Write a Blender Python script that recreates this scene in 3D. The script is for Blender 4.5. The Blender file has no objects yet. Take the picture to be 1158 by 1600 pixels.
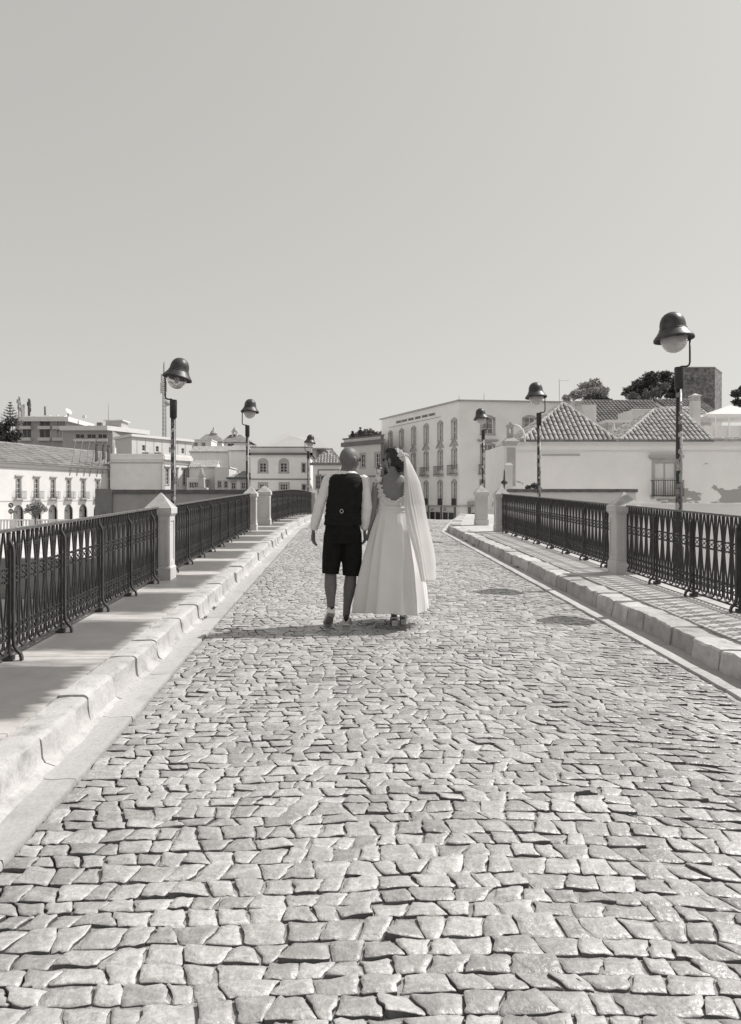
import bpy, math, random
from mathutils import Vector, Matrix, noise as mnoise
R = math.radians
rnd = random.Random(7)
sc = bpy.context.scene
col = sc.collection

# ---------------------------------------------------------------- camera, world, sun, exposure
CAMZ, F, HX, HY = 1.45, 1170.0, 540.0, 777.0          # eye height; focal length, vanishing point and horizon of a 1158 x 1600 frame
cd = bpy.data.cameras.new('camera')
cd.sensor_fit = 'VERTICAL'; cd.sensor_height = 36.0; cd.sensor_width = 36.0
cd.lens = F/1600*36.0
cd.shift_x = (579-HX)/1600; cd.shift_y = -(800-HY)/1600
cd.clip_start = .05; cd.clip_end = 9000
cam = bpy.data.objects.new('camera', cd); col.objects.link(cam)
cam.location = (0, 0, CAMZ); cam.rotation_euler = (R(90), 0, 0)
sc.camera = cam

SUN_EL, SUN_AZ = 51.0, 20.0                             # azimuth measured from +X (right) towards +Y (ahead)
sd = Vector((math.cos(R(SUN_EL))*math.cos(R(SUN_AZ)), math.cos(R(SUN_EL))*math.sin(R(SUN_AZ)), math.sin(R(SUN_EL))))
w = bpy.data.worlds.new('World'); sc.world = w; w.use_nodes = True
nt = w.node_tree; nt.nodes.clear()
sky = nt.nodes.new('ShaderNodeTexSky'); sky.sky_type = 'NISHITA'; sky.sun_disc = False
sky.sun_elevation = R(SUN_EL); sky.sun_rotation = math.atan2(sd.x, sd.y)
sky.altitude = 0; sky.air_density = 1.0; sky.dust_density = 2.0; sky.ozone_density = 1.0
bw = nt.nodes.new('ShaderNodeRGBToBW')                  # a black and white picture: the sky's luminance only
gm = nt.nodes.new('ShaderNodeMath'); gm.operation = 'POWER'; gm.inputs[1].default_value = .34
tin = nt.nodes.new('ShaderNodeMixRGB'); tin.blend_type = 'MULTIPLY'; tin.inputs[0].default_value = 1
tin.inputs[2].default_value = (2.70, 2.67, 2.53, 1)
bg = nt.nodes.new('ShaderNodeBackground'); bg.inputs[1].default_value = .15
wo = nt.nodes.new('ShaderNodeOutputWorld')
nt.links.new(sky.outputs[0], bw.inputs[0]); nt.links.new(bw.outputs[0], gm.inputs[0]); nt.links.new(gm.outputs[0], tin.inputs[1])
nt.links.new(tin.outputs[0], bg.inputs[0]); nt.links.new(bg.outputs[0], wo.inputs[0])
sl = bpy.data.lights.new('sun', 'SUN'); sl.energy = 5.0; sl.angle = R(.5); sl.color = (1, .972, .945)
so = bpy.data.objects.new('sun', sl); col.objects.link(so); so.location = (30, 10, 40)
so.rotation_euler = sd.to_track_quat('Z', 'Y').to_euler()
sc.view_settings.view_transform = 'Standard'; sc.view_settings.look = 'None'
sc.view_settings.exposure = 0.0; sc.view_settings.gamma = 1.0; sc.view_settings.use_curve_mapping = False
sc.render.engine = 'CYCLES'

# ---------------------------------------------------------------- materials (monochrome, faintly warm)
TINT = (1.018, .994, .982)
def g(v): return (v*TINT[0], v*TINT[1], v*TINT[2], 1)
M = {}
def mat(name, v, rough=.8, var=.18, scale=4, v2=None, bump=0., bscale=60, spec=.3, tone=0., stain=0., stscale=1.2, metallic=0, stretch=None, fine=0.):
    m = bpy.data.materials.new(name); m.use_nodes = True
    t = m.node_tree; N = t.nodes; L = t.links; p = N['Principled BSDF']
    geo = N.new('ShaderNodeNewGeometry'); vec = geo.outputs['Position']
    if stretch:
        mp = N.new('ShaderNodeMapping'); mp.inputs['Scale'].default_value = stretch; L.new(vec, mp.inputs[0]); vec = mp.outputs[0]
    n1 = N.new('ShaderNodeTexNoise'); n1.inputs['Scale'].default_value = scale; n1.inputs['Detail'].default_value = 7; n1.inputs['Roughness'].default_value = .62
    L.new(vec, n1.inputs['Vector'])
    rp = N.new('ShaderNodeValToRGB'); e = rp.color_ramp.elements
    e[0].position = .3; e[1].position = .7
    lo, hi = (v*(1-var), v*(1+var)) if v2 is None else (v, v2)
    e[0].color = g(lo); e[1].color = g(hi); L.new(n1.outputs[0], rp.inputs[0])
    c = rp.outputs[0]
    def mul(c, fac_socket):
        mx = N.new('ShaderNodeMixRGB'); mx.blend_type = 'MULTIPLY'; mx.inputs[0].default_value = 1
        L.new(c, mx.inputs[1]); L.new(fac_socket, mx.inputs[2]); return mx.outputs[0]
    if fine:
        nf = N.new('ShaderNodeTexNoise'); nf.inputs['Scale'].default_value = scale*9; nf.inputs['Detail'].default_value = 5; nf.inputs['Roughness'].default_value = .7
        L.new(vec, nf.inputs['Vector'])
        mr = N.new('ShaderNodeMapRange'); mr.inputs[1].default_value = .3; mr.inputs[2].default_value = .7; mr.inputs[3].default_value = 1-fine; mr.inputs[4].default_value = 1+fine
        L.new(nf.outputs[0], mr.inputs[0]); c = mul(c, mr.outputs[0])
    if tone:
        at = N.new('ShaderNodeAttribute'); at.attribute_name = 'tone'
        mr = N.new('ShaderNodeMapRange'); mr.inputs[3].default_value = 1-tone; mr.inputs[4].default_value = 1+tone
        L.new(at.outputs['Fac'], mr.inputs[0]); c = mul(c, mr.outputs[0])
    if stain:
        n3 = N.new('ShaderNodeTexNoise'); n3.inputs['Scale'].default_value = stscale; n3.inputs['Detail'].default_value = 9; n3.inputs['Roughness'].default_value = .66
        L.new(vec, n3.inputs['Vector'])
        mr = N.new('ShaderNodeMapRange'); mr.inputs[1].default_value = .5; mr.inputs[2].default_value = .72; mr.inputs[3].default_value = 1; mr.inputs[4].default_value = 1-stain
        L.new(n3.outputs[0], mr.inputs[0]); c = mul(c, mr.outputs[0])
    L.new(c, p.inputs['Base Color'])
    p.inputs['Roughness'].default_value = rough; p.inputs['Metallic'].default_value = metallic
    p.inputs['Specular IOR Level'].default_value = spec
    if bump:
        n2 = N.new('ShaderNodeTexNoise'); n2.inputs['Scale'].default_value = bscale; n2.inputs['Detail'].default_value = 6
        L.new(vec, n2.inputs['Vector'])
        b = N.new('ShaderNodeBump'); b.inputs['Strength'].default_value = bump; b.inputs['Distance'].default_value = .01
        L.new(n2.outputs[0], b.inputs['Height']); L.new(b.outputs[0], p.inputs['Normal'])
    M[name] = m
    return m

mat('cobble', .345, .40, .14, 9, bump=.6, bscale=52, spec=.65, tone=.22, stain=.28, stscale=.9, fine=.16)
mat('joint_shade', .11, .95, .3, 14)  # cobble side faces: shade between the stones put into the colour
mat('bed', .30, .95, .35, 14, bump=.8, bscale=120)
mat('kerb_white', .42, .8, .10, 6, bump=.5, bscale=40, tone=.09, stain=.42, stscale=7, fine=.10)
mat('kerb_stone', .42, .8, .14, 6, bump=.5, bscale=40, tone=.22, stain=.42, stscale=5, fine=.1)
mat('gutter', .40, .75, .12, 4, bump=.4, bscale=45, tone=.10, stain=.34, stscale=4, fine=.1)
mat('joint', .38, .95, .2, 10, bump=.5, bscale=90)
mat('slab', .46, .55, .14, 3, bump=.2, bscale=60, tone=.08, stain=.2, stscale=2.5, fine=.06)
mat('pillar_stone', .55, .8, .10, 6, bump=.3, bscale=70, tone=.05, stain=.22, stscale=3, fine=.08)
mat('iron', .055, .5, .4, 9, bump=.2, bscale=90, spec=.22)
mat('rail_sunlit', .10, .3, .4, 12, bump=.15, bscale=90, spec=.6)  # top rail iron: sunlit gleam put into a paler, glossier colour
mat('pole_paint', .03, .42, .35, 6, bump=.2, bscale=60, spec=.5)
mat('helmet_paint', .05, .45, .6, 9, bump=.35, bscale=40, spec=.45, fine=.45, stain=.4, stscale=6)
mat('sticker', .34, .6, .45, 30, tone=.6, fine=.4)
mat('masonry', .33, .9, .25, 2, bump=.5, bscale=20, stain=.3)
mat('white_wall', .72, .9, .05, .8, bump=.12, bscale=12, stain=.10, stscale=.5)
mat('bright_wall', .62, .9, .04, .8, bump=.1, bscale=12, stain=.08, stscale=.5)
mat('cream_wall', .82, .9, .05, .6, bump=.1, bscale=10, stain=.12, stscale=.4)
mat('grey_wall', .44, .9, .10, .7, bump=.25, bscale=14, stain=.22, stscale=.9)
mat('dark_wall', .26, .9, .15, 1.5, bump=.3, bscale=14, stain=.3, stscale=1.2)
mat('apt_wall', .42, .9, .06, .3, stain=.12, stscale=.3)
mat('trim', .40, .85, .10, 2, bump=.1, bscale=20)
mat('dark_trim', .17, .85, .15, 2)
mat('cap', .16, .9, .3, 4, bump=.5, bscale=30)
mat('white_frame', .70, .6, .05, 3)
mat('shutter', .30, .7, .1, 3)
mat('glass', .035, .12, .4, .8, spec=.6)
mat('glass_pale', .22, .15, .4, .8, spec=.6)
mat('tile', .40, .85, .35, 2.2, bump=.3, bscale=25, stain=.35, stscale=1.3, fine=.2)
mat('tile_dark', .20, .85, .35, 1.2, bump=.3, bscale=25, stain=.3, stscale=.8, fine=.2)
mat('tile_mid', .30, .85, .25, .7, bump=.3, bscale=9, stain=.35, stscale=.6, fine=.2)
mat('sheet_roof', .36, .75, .06, .5)
mat('steel', .25, .5, .2, 4, spec=.5)
mat('light_steel', .5, .5, .2, 4, spec=.5)
mat('bark', .10, .95, .3, 8)
mat('leaf_dark', .05, .7, .5, 1.1, v2=.14, tone=.5)
mat('leaf', .14, .7, .5, 1.1, v2=.28, tone=.5)
mat('leaf_pale', .32, .7, .5, 1.1, v2=.50, tone=.4)
mat('ground_paving', .56, .9, .12, .4, stain=.2, stscale=.3)
mat('asphalt', .20, .9, .15, 1)
mat('earth', .16, .95, .3, .2)
mat('skin_man', .14, .55, .10, 14, bump=.06, bscale=160, spec=.35)
mat('skin_woman', .19, .55, .07, 12, bump=.05, bscale=160, spec=.3)
mat('shirt', .72, .85, .05, 10, bump=.25, bscale=28)
mat('vest', .012, .8, .3, 20, bump=.3, bscale=300, spec=.2)
mat('shorts', .010, .85, .3, 20, bump=.3, bscale=260, spec=.2)
mat('dress', .70, .9, .03, 6, bump=.10, bscale=30, spec=.15)
mat('lace', .72, .85, .06, 40, bump=.4, bscale=160)
mat('hair', .012, .38, .5, 60, bump=.5, bscale=120, spec=.5, stretch=(1, 1, .15))
mat('shoe_white', .70, .6, .06, 20)
mat('shoe_sole', .36, .8, .2, 40, bump=.5, bscale=150)
mat('black', .012, .4, .2, 20, spec=.5)
mat('silver', .65, .25, .05, 20, metallic=1)
mat('flag_white', .60, .9, .1, 2)
mat('flag_dark', .10, .9, .3, 2)
mat('sign_blue', .13, .5, .1, 4)
mat('canopy', .66, .9, .03, 1)

def nodes(m):
    return m.node_tree.nodes, m.node_tree.links, m.node_tree.nodes['Principled BSDF']

# pavement slabs on the left: pale worn rims round a dark polished middle
def slab_worn():
    m = mat('slab_worn', .44, .5, .12, 4, bump=.18, bscale=60)
    N, L, p = nodes(m)
    tc = N.new('ShaderNodeTexCoord'); sx = N.new('ShaderNodeSeparateXYZ'); L.new(tc.outputs['Generated'], sx.inputs[0])
    ns = N.new('ShaderNodeTexNoise'); ns.inputs['Scale'].default_value = 2.2; ns.inputs['Detail'].default_value = 8
    geo = N.new('ShaderNodeNewGeometry'); mp = N.new('ShaderNodeMapping'); mp.inputs['Scale'].default_value = (1.0, 5.0, 1)
    L.new(geo.outputs['Position'], mp.inputs[0]); L.new(mp.outputs[0], ns.inputs['Vector'])
    def mth(op, a, b=None):
        n = N.new('ShaderNodeMath'); n.operation = op
        for i, q in enumerate((a, b)):
            if q is None: continue
            if isinstance(q, (int, float)): n.inputs[i].default_value = q
            else: L.new(q, n.inputs[i])
        return n.outputs[0]
    dx = mth('ABSOLUTE', mth('SUBTRACT', sx.outputs[0], .56)); dy = mth('ABSOLUTE', mth('SUBTRACT', sx.outputs[1], .5))
    ex = mth('MULTIPLY', dx, 1.9); ey = mth('MULTIPLY', dy, 2.0)
    d = mth('MAXIMUM', ex, ey)
    d = mth('ADD', d, mth('MULTIPLY', mth('SUBTRACT', ns.outputs[0], .5), .55))
    rp = N.new('ShaderNodeValToRGB'); rp.color_ramp.elements[0].position = .66; rp.color_ramp.elements[1].position = .94
    rp.color_ramp.elements[0].color = g(.13); rp.color_ramp.elements[1].color = g(.50); L.new(d, rp.inputs[0])
    old = p.inputs['Base Color'].links[0].from_socket
    mx = N.new('ShaderNodeMixRGB'); mx.blend_type = 'MULTIPLY'; mx.inputs[0].default_value = 1
    sc2 = N.new('ShaderNodeMixRGB'); sc2.blend_type = 'DIVIDE'; sc2.inputs[0].default_value = 1; sc2.inputs[2].default_value = (.44, .44, .44, 1)
    L.new(old, sc2.inputs[1]); L.new(sc2.outputs[0], mx.inputs[1]); L.new(rp.outputs[0], mx.inputs[2]); L.new(mx.outputs[0], p.inputs['Base Color'])
slab_worn()
def veins():
    N, L, p = nodes(M['cobble'])
    geo = N.new('ShaderNodeNewGeometry'); n = N.new('ShaderNodeTexNoise'); n.inputs['Scale'].default_value = 11; n.inputs['Detail'].default_value = 6; n.inputs['Distortion'].default_value = .6
    mp = N.new('ShaderNodeMapping'); mp.inputs['Scale'].default_value = (.7, 1.6, 1); L.new(geo.outputs['Position'], mp.inputs[0]); L.new(mp.outputs[0], n.inputs['Vector'])
    rp = N.new('ShaderNodeValToRGB'); e = rp.color_ramp.elements; e[0].position = .44; e[0].color = (.92, .92, .92, 1); e[1].position = .56; e[1].color = (.92, .92, .92, 1)
    q = e.new(.5); q.color = (1.14, 1.14, 1.14, 1); L.new(n.outputs[0], rp.inputs[0])
    mx = N.new('ShaderNodeMixRGB'); mx.blend_type = 'MULTIPLY'; mx.inputs[0].default_value = 1; L.new(p.inputs['Base Color'].links[0].from_socket, mx.inputs[1]); L.new(rp.outputs[0], mx.inputs[2]); L.new(mx.outputs[0], p.inputs['Base Color'])
    n2 = N.new('ShaderNodeTexNoise'); n2.inputs['Scale'].default_value = 13; n2.inputs['Detail'].default_value = 3; n2.inputs['Distortion'].default_value = 1.0; L.new(geo.outputs['Position'], n2.inputs['Vector'])
    b2 = N.new('ShaderNodeBump'); b2.inputs['Strength'].default_value = .42; b2.inputs['Distance'].default_value = .012; L.new(n2.outputs[0], b2.inputs['Height'])
    b1 = p.inputs['Normal'].links[0].from_node; L.new(b2.outputs[0], b1.inputs['Normal'])
veins()

# plaster that has come off in flakes low on the wall and in a few spots
def peeling():
    m = mat('peeling_plaster', .78, .9, .05, .8, bump=.15, bscale=14)
    N, L, p = nodes(m)
    geo = N.new('ShaderNodeNewGeometry')
    n = N.new('ShaderNodeTexNoise'); n.inputs['Scale'].default_value = .55; n.inputs['Detail'].default_value = 10; n.inputs['Roughness'].default_value = .58
    mp = N.new('ShaderNodeMapping'); mp.inputs['Scale'].default_value = (.8, 1, 1.5); mp.inputs['Location'].default_value = (3.7, 0, 1.3)
    L.new(geo.outputs['Position'], mp.inputs[0]); L.new(mp.outputs[0], n.inputs['Vector'])
    sx = N.new('ShaderNodeSeparateXYZ'); L.new(geo.outputs['Position'], sx.inputs[0])
    mz = N.new('ShaderNodeMapRange'); mz.inputs[1].default_value = .3; mz.inputs[2].default_value = 3.0; mz.inputs[3].default_value = .15; mz.inputs[4].default_value = -.09
    L.new(sx.outputs[2], mz.inputs[0])
    mxr = N.new('ShaderNodeMapRange'); mxr.inputs[1].default_value = 14; mxr.inputs[2].default_value = 22; mxr.inputs[3].default_value = -.06; mxr.inputs[4].default_value = .05
    L.new(sx.outputs[0], mxr.inputs[0])
    a = N.new('ShaderNodeMath'); L.new(n.outputs[0], a.inputs[0]); L.new(mz.outputs[0], a.inputs[1])
    b = N.new('ShaderNodeMath'); L.new(a.outputs[0], b.inputs[0]); L.new(mxr.outputs[0], b.inputs[1])
    rp = N.new('ShaderNodeValToRGB'); rp.color_ramp.elements[0].position = .575; rp.color_ramp.elements[1].position = .59
    L.new(b.outputs[0], rp.inputs[0])
    mx = N.new('ShaderNodeMixRGB'); mx.inputs[2].default_value = g(.36); L.new(rp.outputs[0], mx.inputs[0])
    L.new(p.inputs['Base Color'].links[0].from_socket, mx.inputs[1]); L.new(mx.outputs[0], p.inputs['Base Color'])
peeling()

def castle_mat():
    m = mat('castle_stone', .26, .95, .6, 1.6, bump=.8, bscale=6, stain=.55, stscale=.5, fine=.4)
    N, L, p = nodes(m)
    geo = N.new('ShaderNodeNewGeometry'); mp = N.new('ShaderNodeMapping'); mp.inputs['Rotation'].default_value = (R(90), 0, 0)
    L.new(geo.outputs['Position'], mp.inputs[0])
    br = N.new('ShaderNodeTexBrick'); br.inputs['Scale'].default_value = 1.6; br.inputs['Mortar Size'].default_value = .035; br.inputs['Row Height'].default_value = .42
    br.inputs['Color1'].default_value = (1.15, 1.15, 1.15, 1); br.inputs['Color2'].default_value = (.7, .7, .7, 1); br.inputs['Mortar'].default_value = (.55, .55, .55, 1)
    L.new(mp.outputs[0], br.inputs['Vector'])
    mx = N.new('ShaderNodeMixRGB'); mx.blend_type = 'MULTIPLY'; mx.inputs[0].default_value = 1
    L.new(p.inputs['Base Color'].links[0].from_socket, mx.inputs[1]); L.new(br.outputs[0], mx.inputs[2]); L.new(mx.outputs[0], p.inputs['Base Color'])
castle_mat()

def corrugated(name, v, freq):
    m = mat(name, v, .85, .22, .8, stain=.35, stscale=.8, fine=.15)
    return m
def veil_mat():
    m = bpy.data.materials.new('veil_tulle'); m.use_nodes = True; t = m.node_tree; t.nodes.clear(); N = t.nodes; L = t.links
    o = N.new('ShaderNodeOutputMaterial'); mx = N.new('ShaderNodeMixShader'); tr = N.new('ShaderNodeBsdfTransparent')
    ad = N.new('ShaderNodeMixShader'); df = N.new('ShaderNodeBsdfDiffuse'); tl = N.new('ShaderNodeBsdfTranslucent')
    df.inputs[0].default_value = g(.74); tl.inputs[0].default_value = g(.70); ad.inputs[0].default_value = .35
    lw = N.new('ShaderNodeLayerWeight'); lw.inputs[0].default_value = .35
    mr = N.new('ShaderNodeMapRange'); mr.inputs[3].default_value = .70; mr.inputs[4].default_value = .98
    L.new(lw.outputs['Facing'], mr.inputs[0]); L.new(mr.outputs[0], mx.inputs[0])
    L.new(df.outputs[0], ad.inputs[1]); L.new(tl.outputs[0], ad.inputs[2]); L.new(tr.outputs[0], mx.inputs[1]); L.new(ad.outputs[0], mx.inputs[2]); L.new(mx.outputs[0], o.inputs[0])
    M['veil'] = m
veil_mat()
def globe_mat(name, tr):
    m = bpy.data.materials.new(name); m.use_nodes = True; N, L, p = nodes(m)
    p.inputs['Base Color'].default_value = g(.72); p.inputs['Roughness'].default_value = .22; p.inputs['Transmission Weight'].default_value = tr
    p.inputs['IOR'].default_value = 1.08; p.inputs['Specular IOR Level'].default_value = .6; M[name] = m
globe_mat('globe_glass', .45); globe_mat('globe_clear', .85)
def water_mat():
    m = mat('water', .16, .2, .2, .3, spec=.5)
    N, L, p = nodes(m)
    n2 = N.new('ShaderNodeTexNoise'); n2.inputs['Scale'].default_value = 1.6; n2.inputs['Detail'].default_value = 5
    geo = N.new('ShaderNodeNewGeometry'); mp = N.new('ShaderNodeMapping'); mp.inputs['Scale'].default_value = (.6, 1.6, 1)
    L.new(geo.outputs['Position'], mp.inputs[0]); L.new(mp.outputs[0], n2.inputs['Vector'])
    b = N.new('ShaderNodeBump'); b.inputs['Strength'].default_value = .6; b.inputs['Distance'].default_value = .15
    L.new(n2.outputs[0], b.inputs['Height']); L.new(b.outputs[0], p.inputs['Normal'])
water_mat()

# ---------------------------------------------------------------- mesh helpers
class MB:
    sharp = None
    def __init__(s): s.v = []; s.f = []; s.sm = []; s.t = []; s.tone = .5; s.mi = None
    def add(s, vs, fs, smooth=False):
        b = len(s.v); s.v += [tuple(q) for q in vs]; s.t += [s.tone]*len(vs)
        for f in fs: s.f.append(tuple(i+b for i in f)); s.sm.append(smooth)
        return s
    def hexa(s, c):                                     # 8 corners: bottom ring (ccw from above), top ring
        return s.add(c, [(3,2,1,0),(4,5,6,7),(0,1,5,4),(1,2,6,5),(2,3,7,6),(3,0,4,7)])
    def box(s, x0, x1, y0, y1, z0, z1):
        return s.hexa([(x0,y0,z0),(x1,y0,z0),(x1,y1,z0),(x0,y1,z0),(x0,y0,z1),(x1,y0,z1),(x1,y1,z1),(x0,y1,z1)])
    def frus(s, cx, cy, z0, z1, a0, b0, a1, b1):        # frustum with half sizes
        return s.hexa([(cx-a0,cy-b0,z0),(cx+a0,cy-b0,z0),(cx+a0,cy+b0,z0),(cx-a0,cy+b0,z0),(cx-a1,cy-b1,z1),(cx+a1,cy-b1,z1),(cx+a1,cy+b1,z1),(cx-a1,cy+b1,z1)])
    def fbox(s, o, u, a0, a1, n0, n1, z0, z1):          # box in a facade frame: along u, outward n
        n = (u[1], -u[0])
        P = lambda a, k, z: (o[0]+u[0]*a+n[0]*k, o[1]+u[1]*a+n[1]*k, z)
        return s.hexa([P(a0,n1,z0),P(a1,n1,z0),P(a1,n0,z0),P(a0,n0,z0),P(a0,n1,z1),P(a1,n1,z1),P(a1,n0,z1),P(a0,n0,z1)])
    def tube(s, pts, rad, n=8, cap=True, smooth=True, flat=1.0, up=None):
        pts = [Vector(p) for p in pts]; k = len(pts)
        rad = [rad]*k if isinstance(rad, (int, float)) else rad
        vs = []; nrm = None
        for i in range(k):
            d = (pts[min(i+1,k-1)]-pts[max(i-1,0)]).normalized()
            if nrm is None:
                nrm = Vector(up) if up else (Vector((0,0,1)) if abs(d.z) < .9 else Vector((1,0,0)))
            nrm = (nrm - d*nrm.dot(d)).normalized(); b = d.cross(nrm)
            for j in range(n):
                a = 2*math.pi*j/n
                vs.append(pts[i]+nrm*math.cos(a)*rad[i]+b*math.sin(a)*rad[i]*flat)
        fs = [(i*n+j, i*n+(j+1)%n, (i+1)*n+(j+1)%n, (i+1)*n+j) for i in range(k-1) for j in range(n)]
        if cap: fs += [tuple(range(n-1,-1,-1)), tuple((k-1)*n+j for j in range(n))]
        return s.add(vs, fs, smooth)
    def rings(s, rs, cap=True, smooth=True):
        n = len(rs[0]); vs = [p for r in rs for p in r]; k = len(rs)
        fs = [(i*n+j, i*n+(j+1)%n, (i+1)*n+(j+1)%n, (i+1)*n+j) for i in range(k-1) for j in range(n)]
        if cap: fs += [tuple(range(n-1,-1,-1)), tuple((k-1)*n+j for j in range(n))]
        return s.add(vs, fs, smooth)
    def lathe(s, prof, n=24, c=(0,0,0), smooth=True, mtx=None, cap=False):
        rs = []
        for r, z in prof:
            ring = [Vector((r*math.cos(2*math.pi*j/n), r*math.sin(2*math.pi*j/n), z)) for j in range(n)]
            if mtx: ring = [mtx @ p for p in ring]
            rs.append([(p.x+c[0], p.y+c[1], p.z+c[2]) for p in ring])
        return s.rings(rs, cap, smooth)
    def ball(s, c, r, nu=14, nv=9, smooth=True, mtx=None, fn=None):
        r = (r, r, r) if isinstance(r, (int, float)) else r
        rs = []
        for i in range(nv+1):
            th = math.pi*(i/nv) if 0 < i < nv else (.03 if i == 0 else math.pi-.03)
            ring = []
            for j in range(nu):
                a = 2*math.pi*j/nu
                p = Vector((math.sin(th)*math.cos(a), math.sin(th)*math.sin(a), -math.cos(th)))
                p = fn(p) if fn else Vector((p.x*r[0], p.y*r[1], p.z*r[2]))
                if mtx: p = mtx @ p
                ring.append((p.x+c[0], p.y+c[1], p.z+c[2]))
            rs.append(ring)
        return s.rings(rs, True, smooth)
    def bar(s, pts, hw, hd, org=(0,0,0)):               # flat bar swept in the x-z plane, depth along y
        k = len(pts); vs = []
        for i in range(k):
            a, b = pts[max(i-1,0)], pts[min(i+1,k-1)]
            dx, dz = b[0]-a[0], b[1]-a[1]; l = math.hypot(dx, dz) or 1
            nx, nz = -dz/l*hw, dx/l*hw
            for sx, sy in ((1,-1),(1,1),(-1,1),(-1,-1)):
                vs.append((org[0]+pts[i][0]+nx*sx, org[1]+hd*sy, org[2]+pts[i][1]+nz*sx))
        fs = [(i*4+j, i*4+(j+1)%4, i*4+4+(j+1)%4, i*4+4+j) for i in range(k-1) for j in range(4)]
        fs += [(3,2,1,0), tuple((k-1)*4+j for j in range(4))]
        return s.add(vs, fs)
    def mesh(s, name, m, org=(0,0,0)):
        me = bpy.data.meshes.new(name)
        me.from_pydata([(v[0]-org[0], v[1]-org[1], v[2]-org[2]) for v in s.v], [], s.f)
        me.polygons.foreach_set('use_smooth', s.sm)
        at = me.attributes.new('tone', 'FLOAT', 'POINT'); at.data.foreach_set('value', s.t)
        if m: me.materials.append(M[m])
        if s.mi:
            me.materials.append(M[s.mi[0]]); me.polygons.foreach_set('material_index', s.mi[1])
        me.update()
        if s.sharp: me.set_sharp_from_angle(angle=R(s.sharp))
        return me
    def build(s, name, m, parent=None, loc=None):
        org = wl(parent) if parent else (loc or (0,0,0))
        o = bpy.data.objects.new(name, s.mesh(name, m, org)); col.objects.link(o)
        if parent: o.parent = parent
        elif loc: o.location = loc
        return o
def wl(o):                                              # parents are never rotated, so offsets simply add up
    x, y, z = 0, 0, 0
    while o: x += o.location[0]; y += o.location[1]; z += o.location[2]; o = o.parent
    return (x, y, z)
def tag(o, label=None, cat=None, group=None, kind=None):
    if label: o['label'] = label
    if cat: o['category'] = cat
    if group: o['group'] = group
    if kind: o['kind'] = kind
    return o
def thing(name, label, cat, loc, group=None):
    o = bpy.data.objects.new(name, None); col.objects.link(o); o.location = loc; o.empty_display_size = .2
    return tag(o, label, cat, group)
def copy_tree(o, parent=None):
    c = o.copy(); col.objects.link(c); c.parent = parent
    for ch in o.children: copy_tree(ch, c)
    return c
def px(x, Y): return (x-HX)*Y/F                          # picture measurements of the survey turned into metres at distance Y
def pz(y, Y): return CAMZ-(y-HY)*Y/F
def lerp(a, b, t): return a+(b-a)*t
def pw(pts, t):                                         # piecewise linear
    for (a, p), (b, q) in zip(pts, pts[1:]):
        if t <= b: return lerp(p, q, max(0, (t-a)/(b-a)))
    return pts[-1][1]
def n3(x, y, z=0): return mnoise.noise(Vector((x, y, z)))
# ---------------------------------------------------------------- the lie of the land
S = .0248; GZ = -2.4; WZ = -4.6; HS = .17                # deck slope, town ground, river, pavement height
def deck(Y):
    if Y < 24: return S*Y
    if Y < 33: return S*Y-.0037*(Y-24)**2
    d = Y-33
    return max(GZ+.02, .5187-.042*d-.0018*d*d)
def shL(Y): return 0 if Y < 21 else .06*(Y-21)
def shR(Y): return 0 if Y < 20.5 else .19*(Y-20.5)
def road_z(X, Y): return deck(Y)+.03*(1-((X-.55)/1.85)**2)+.012*n3(X*.9, Y*.7, 3)
GL, KL, KLi, FL, EL = -1.29, -1.53, -1.70, -2.38, -2.66   # left: gutter edge, kerb face, kerb back, railing, deck edge
GR, KR, KRi, FR, ER = 2.60, 2.82, 3.10, 3.79, 4.12

def strip(name, xl, xr, y0, y1, dz, m, dy=.5, thick=None):
    b = MB(); n = int((y1-y0)/dy); vs = []; k = 7
    for i in range(n+1):
        Y = lerp(y0, y1, i/n)
        for j in range(k):
            X = lerp(xl(Y), xr(Y), j/(k-1)); vs.append((X, Y, dz(X, Y)))
    b.add(vs, [(i*k+j, i*k+j+1, (i+1)*k+j+1, (i+1)*k+j) for i in range(n) for j in range(k-1)], True)
    return b.build(name, m)
road = strip('road', lambda Y: KL+shL(Y)-.05, lambda Y: KR+shR(Y)+.05, -4, 36, lambda X, Y: road_z(X, Y)-pw([(0, .0085), (3.5, .0085), (9, .005), (40, .004)], Y)-(.04 if (X < GL+shL(Y) or X > GR+shR(Y)) else 0), 'bed', .25)
tag(road, 'road bed of sand under pale cobbles on the bridge', 'road', kind='structure')
ramp = strip('bridge_ramp', lambda Y: -3.0+shL(Y), lambda Y: 5+shR(Y), 36, 70, lambda X, Y: deck(Y)-.03, 'gutter', 1)
tag(ramp, 'cobbled ramp going down from the bridge to the square', 'road', kind='structure')

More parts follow.
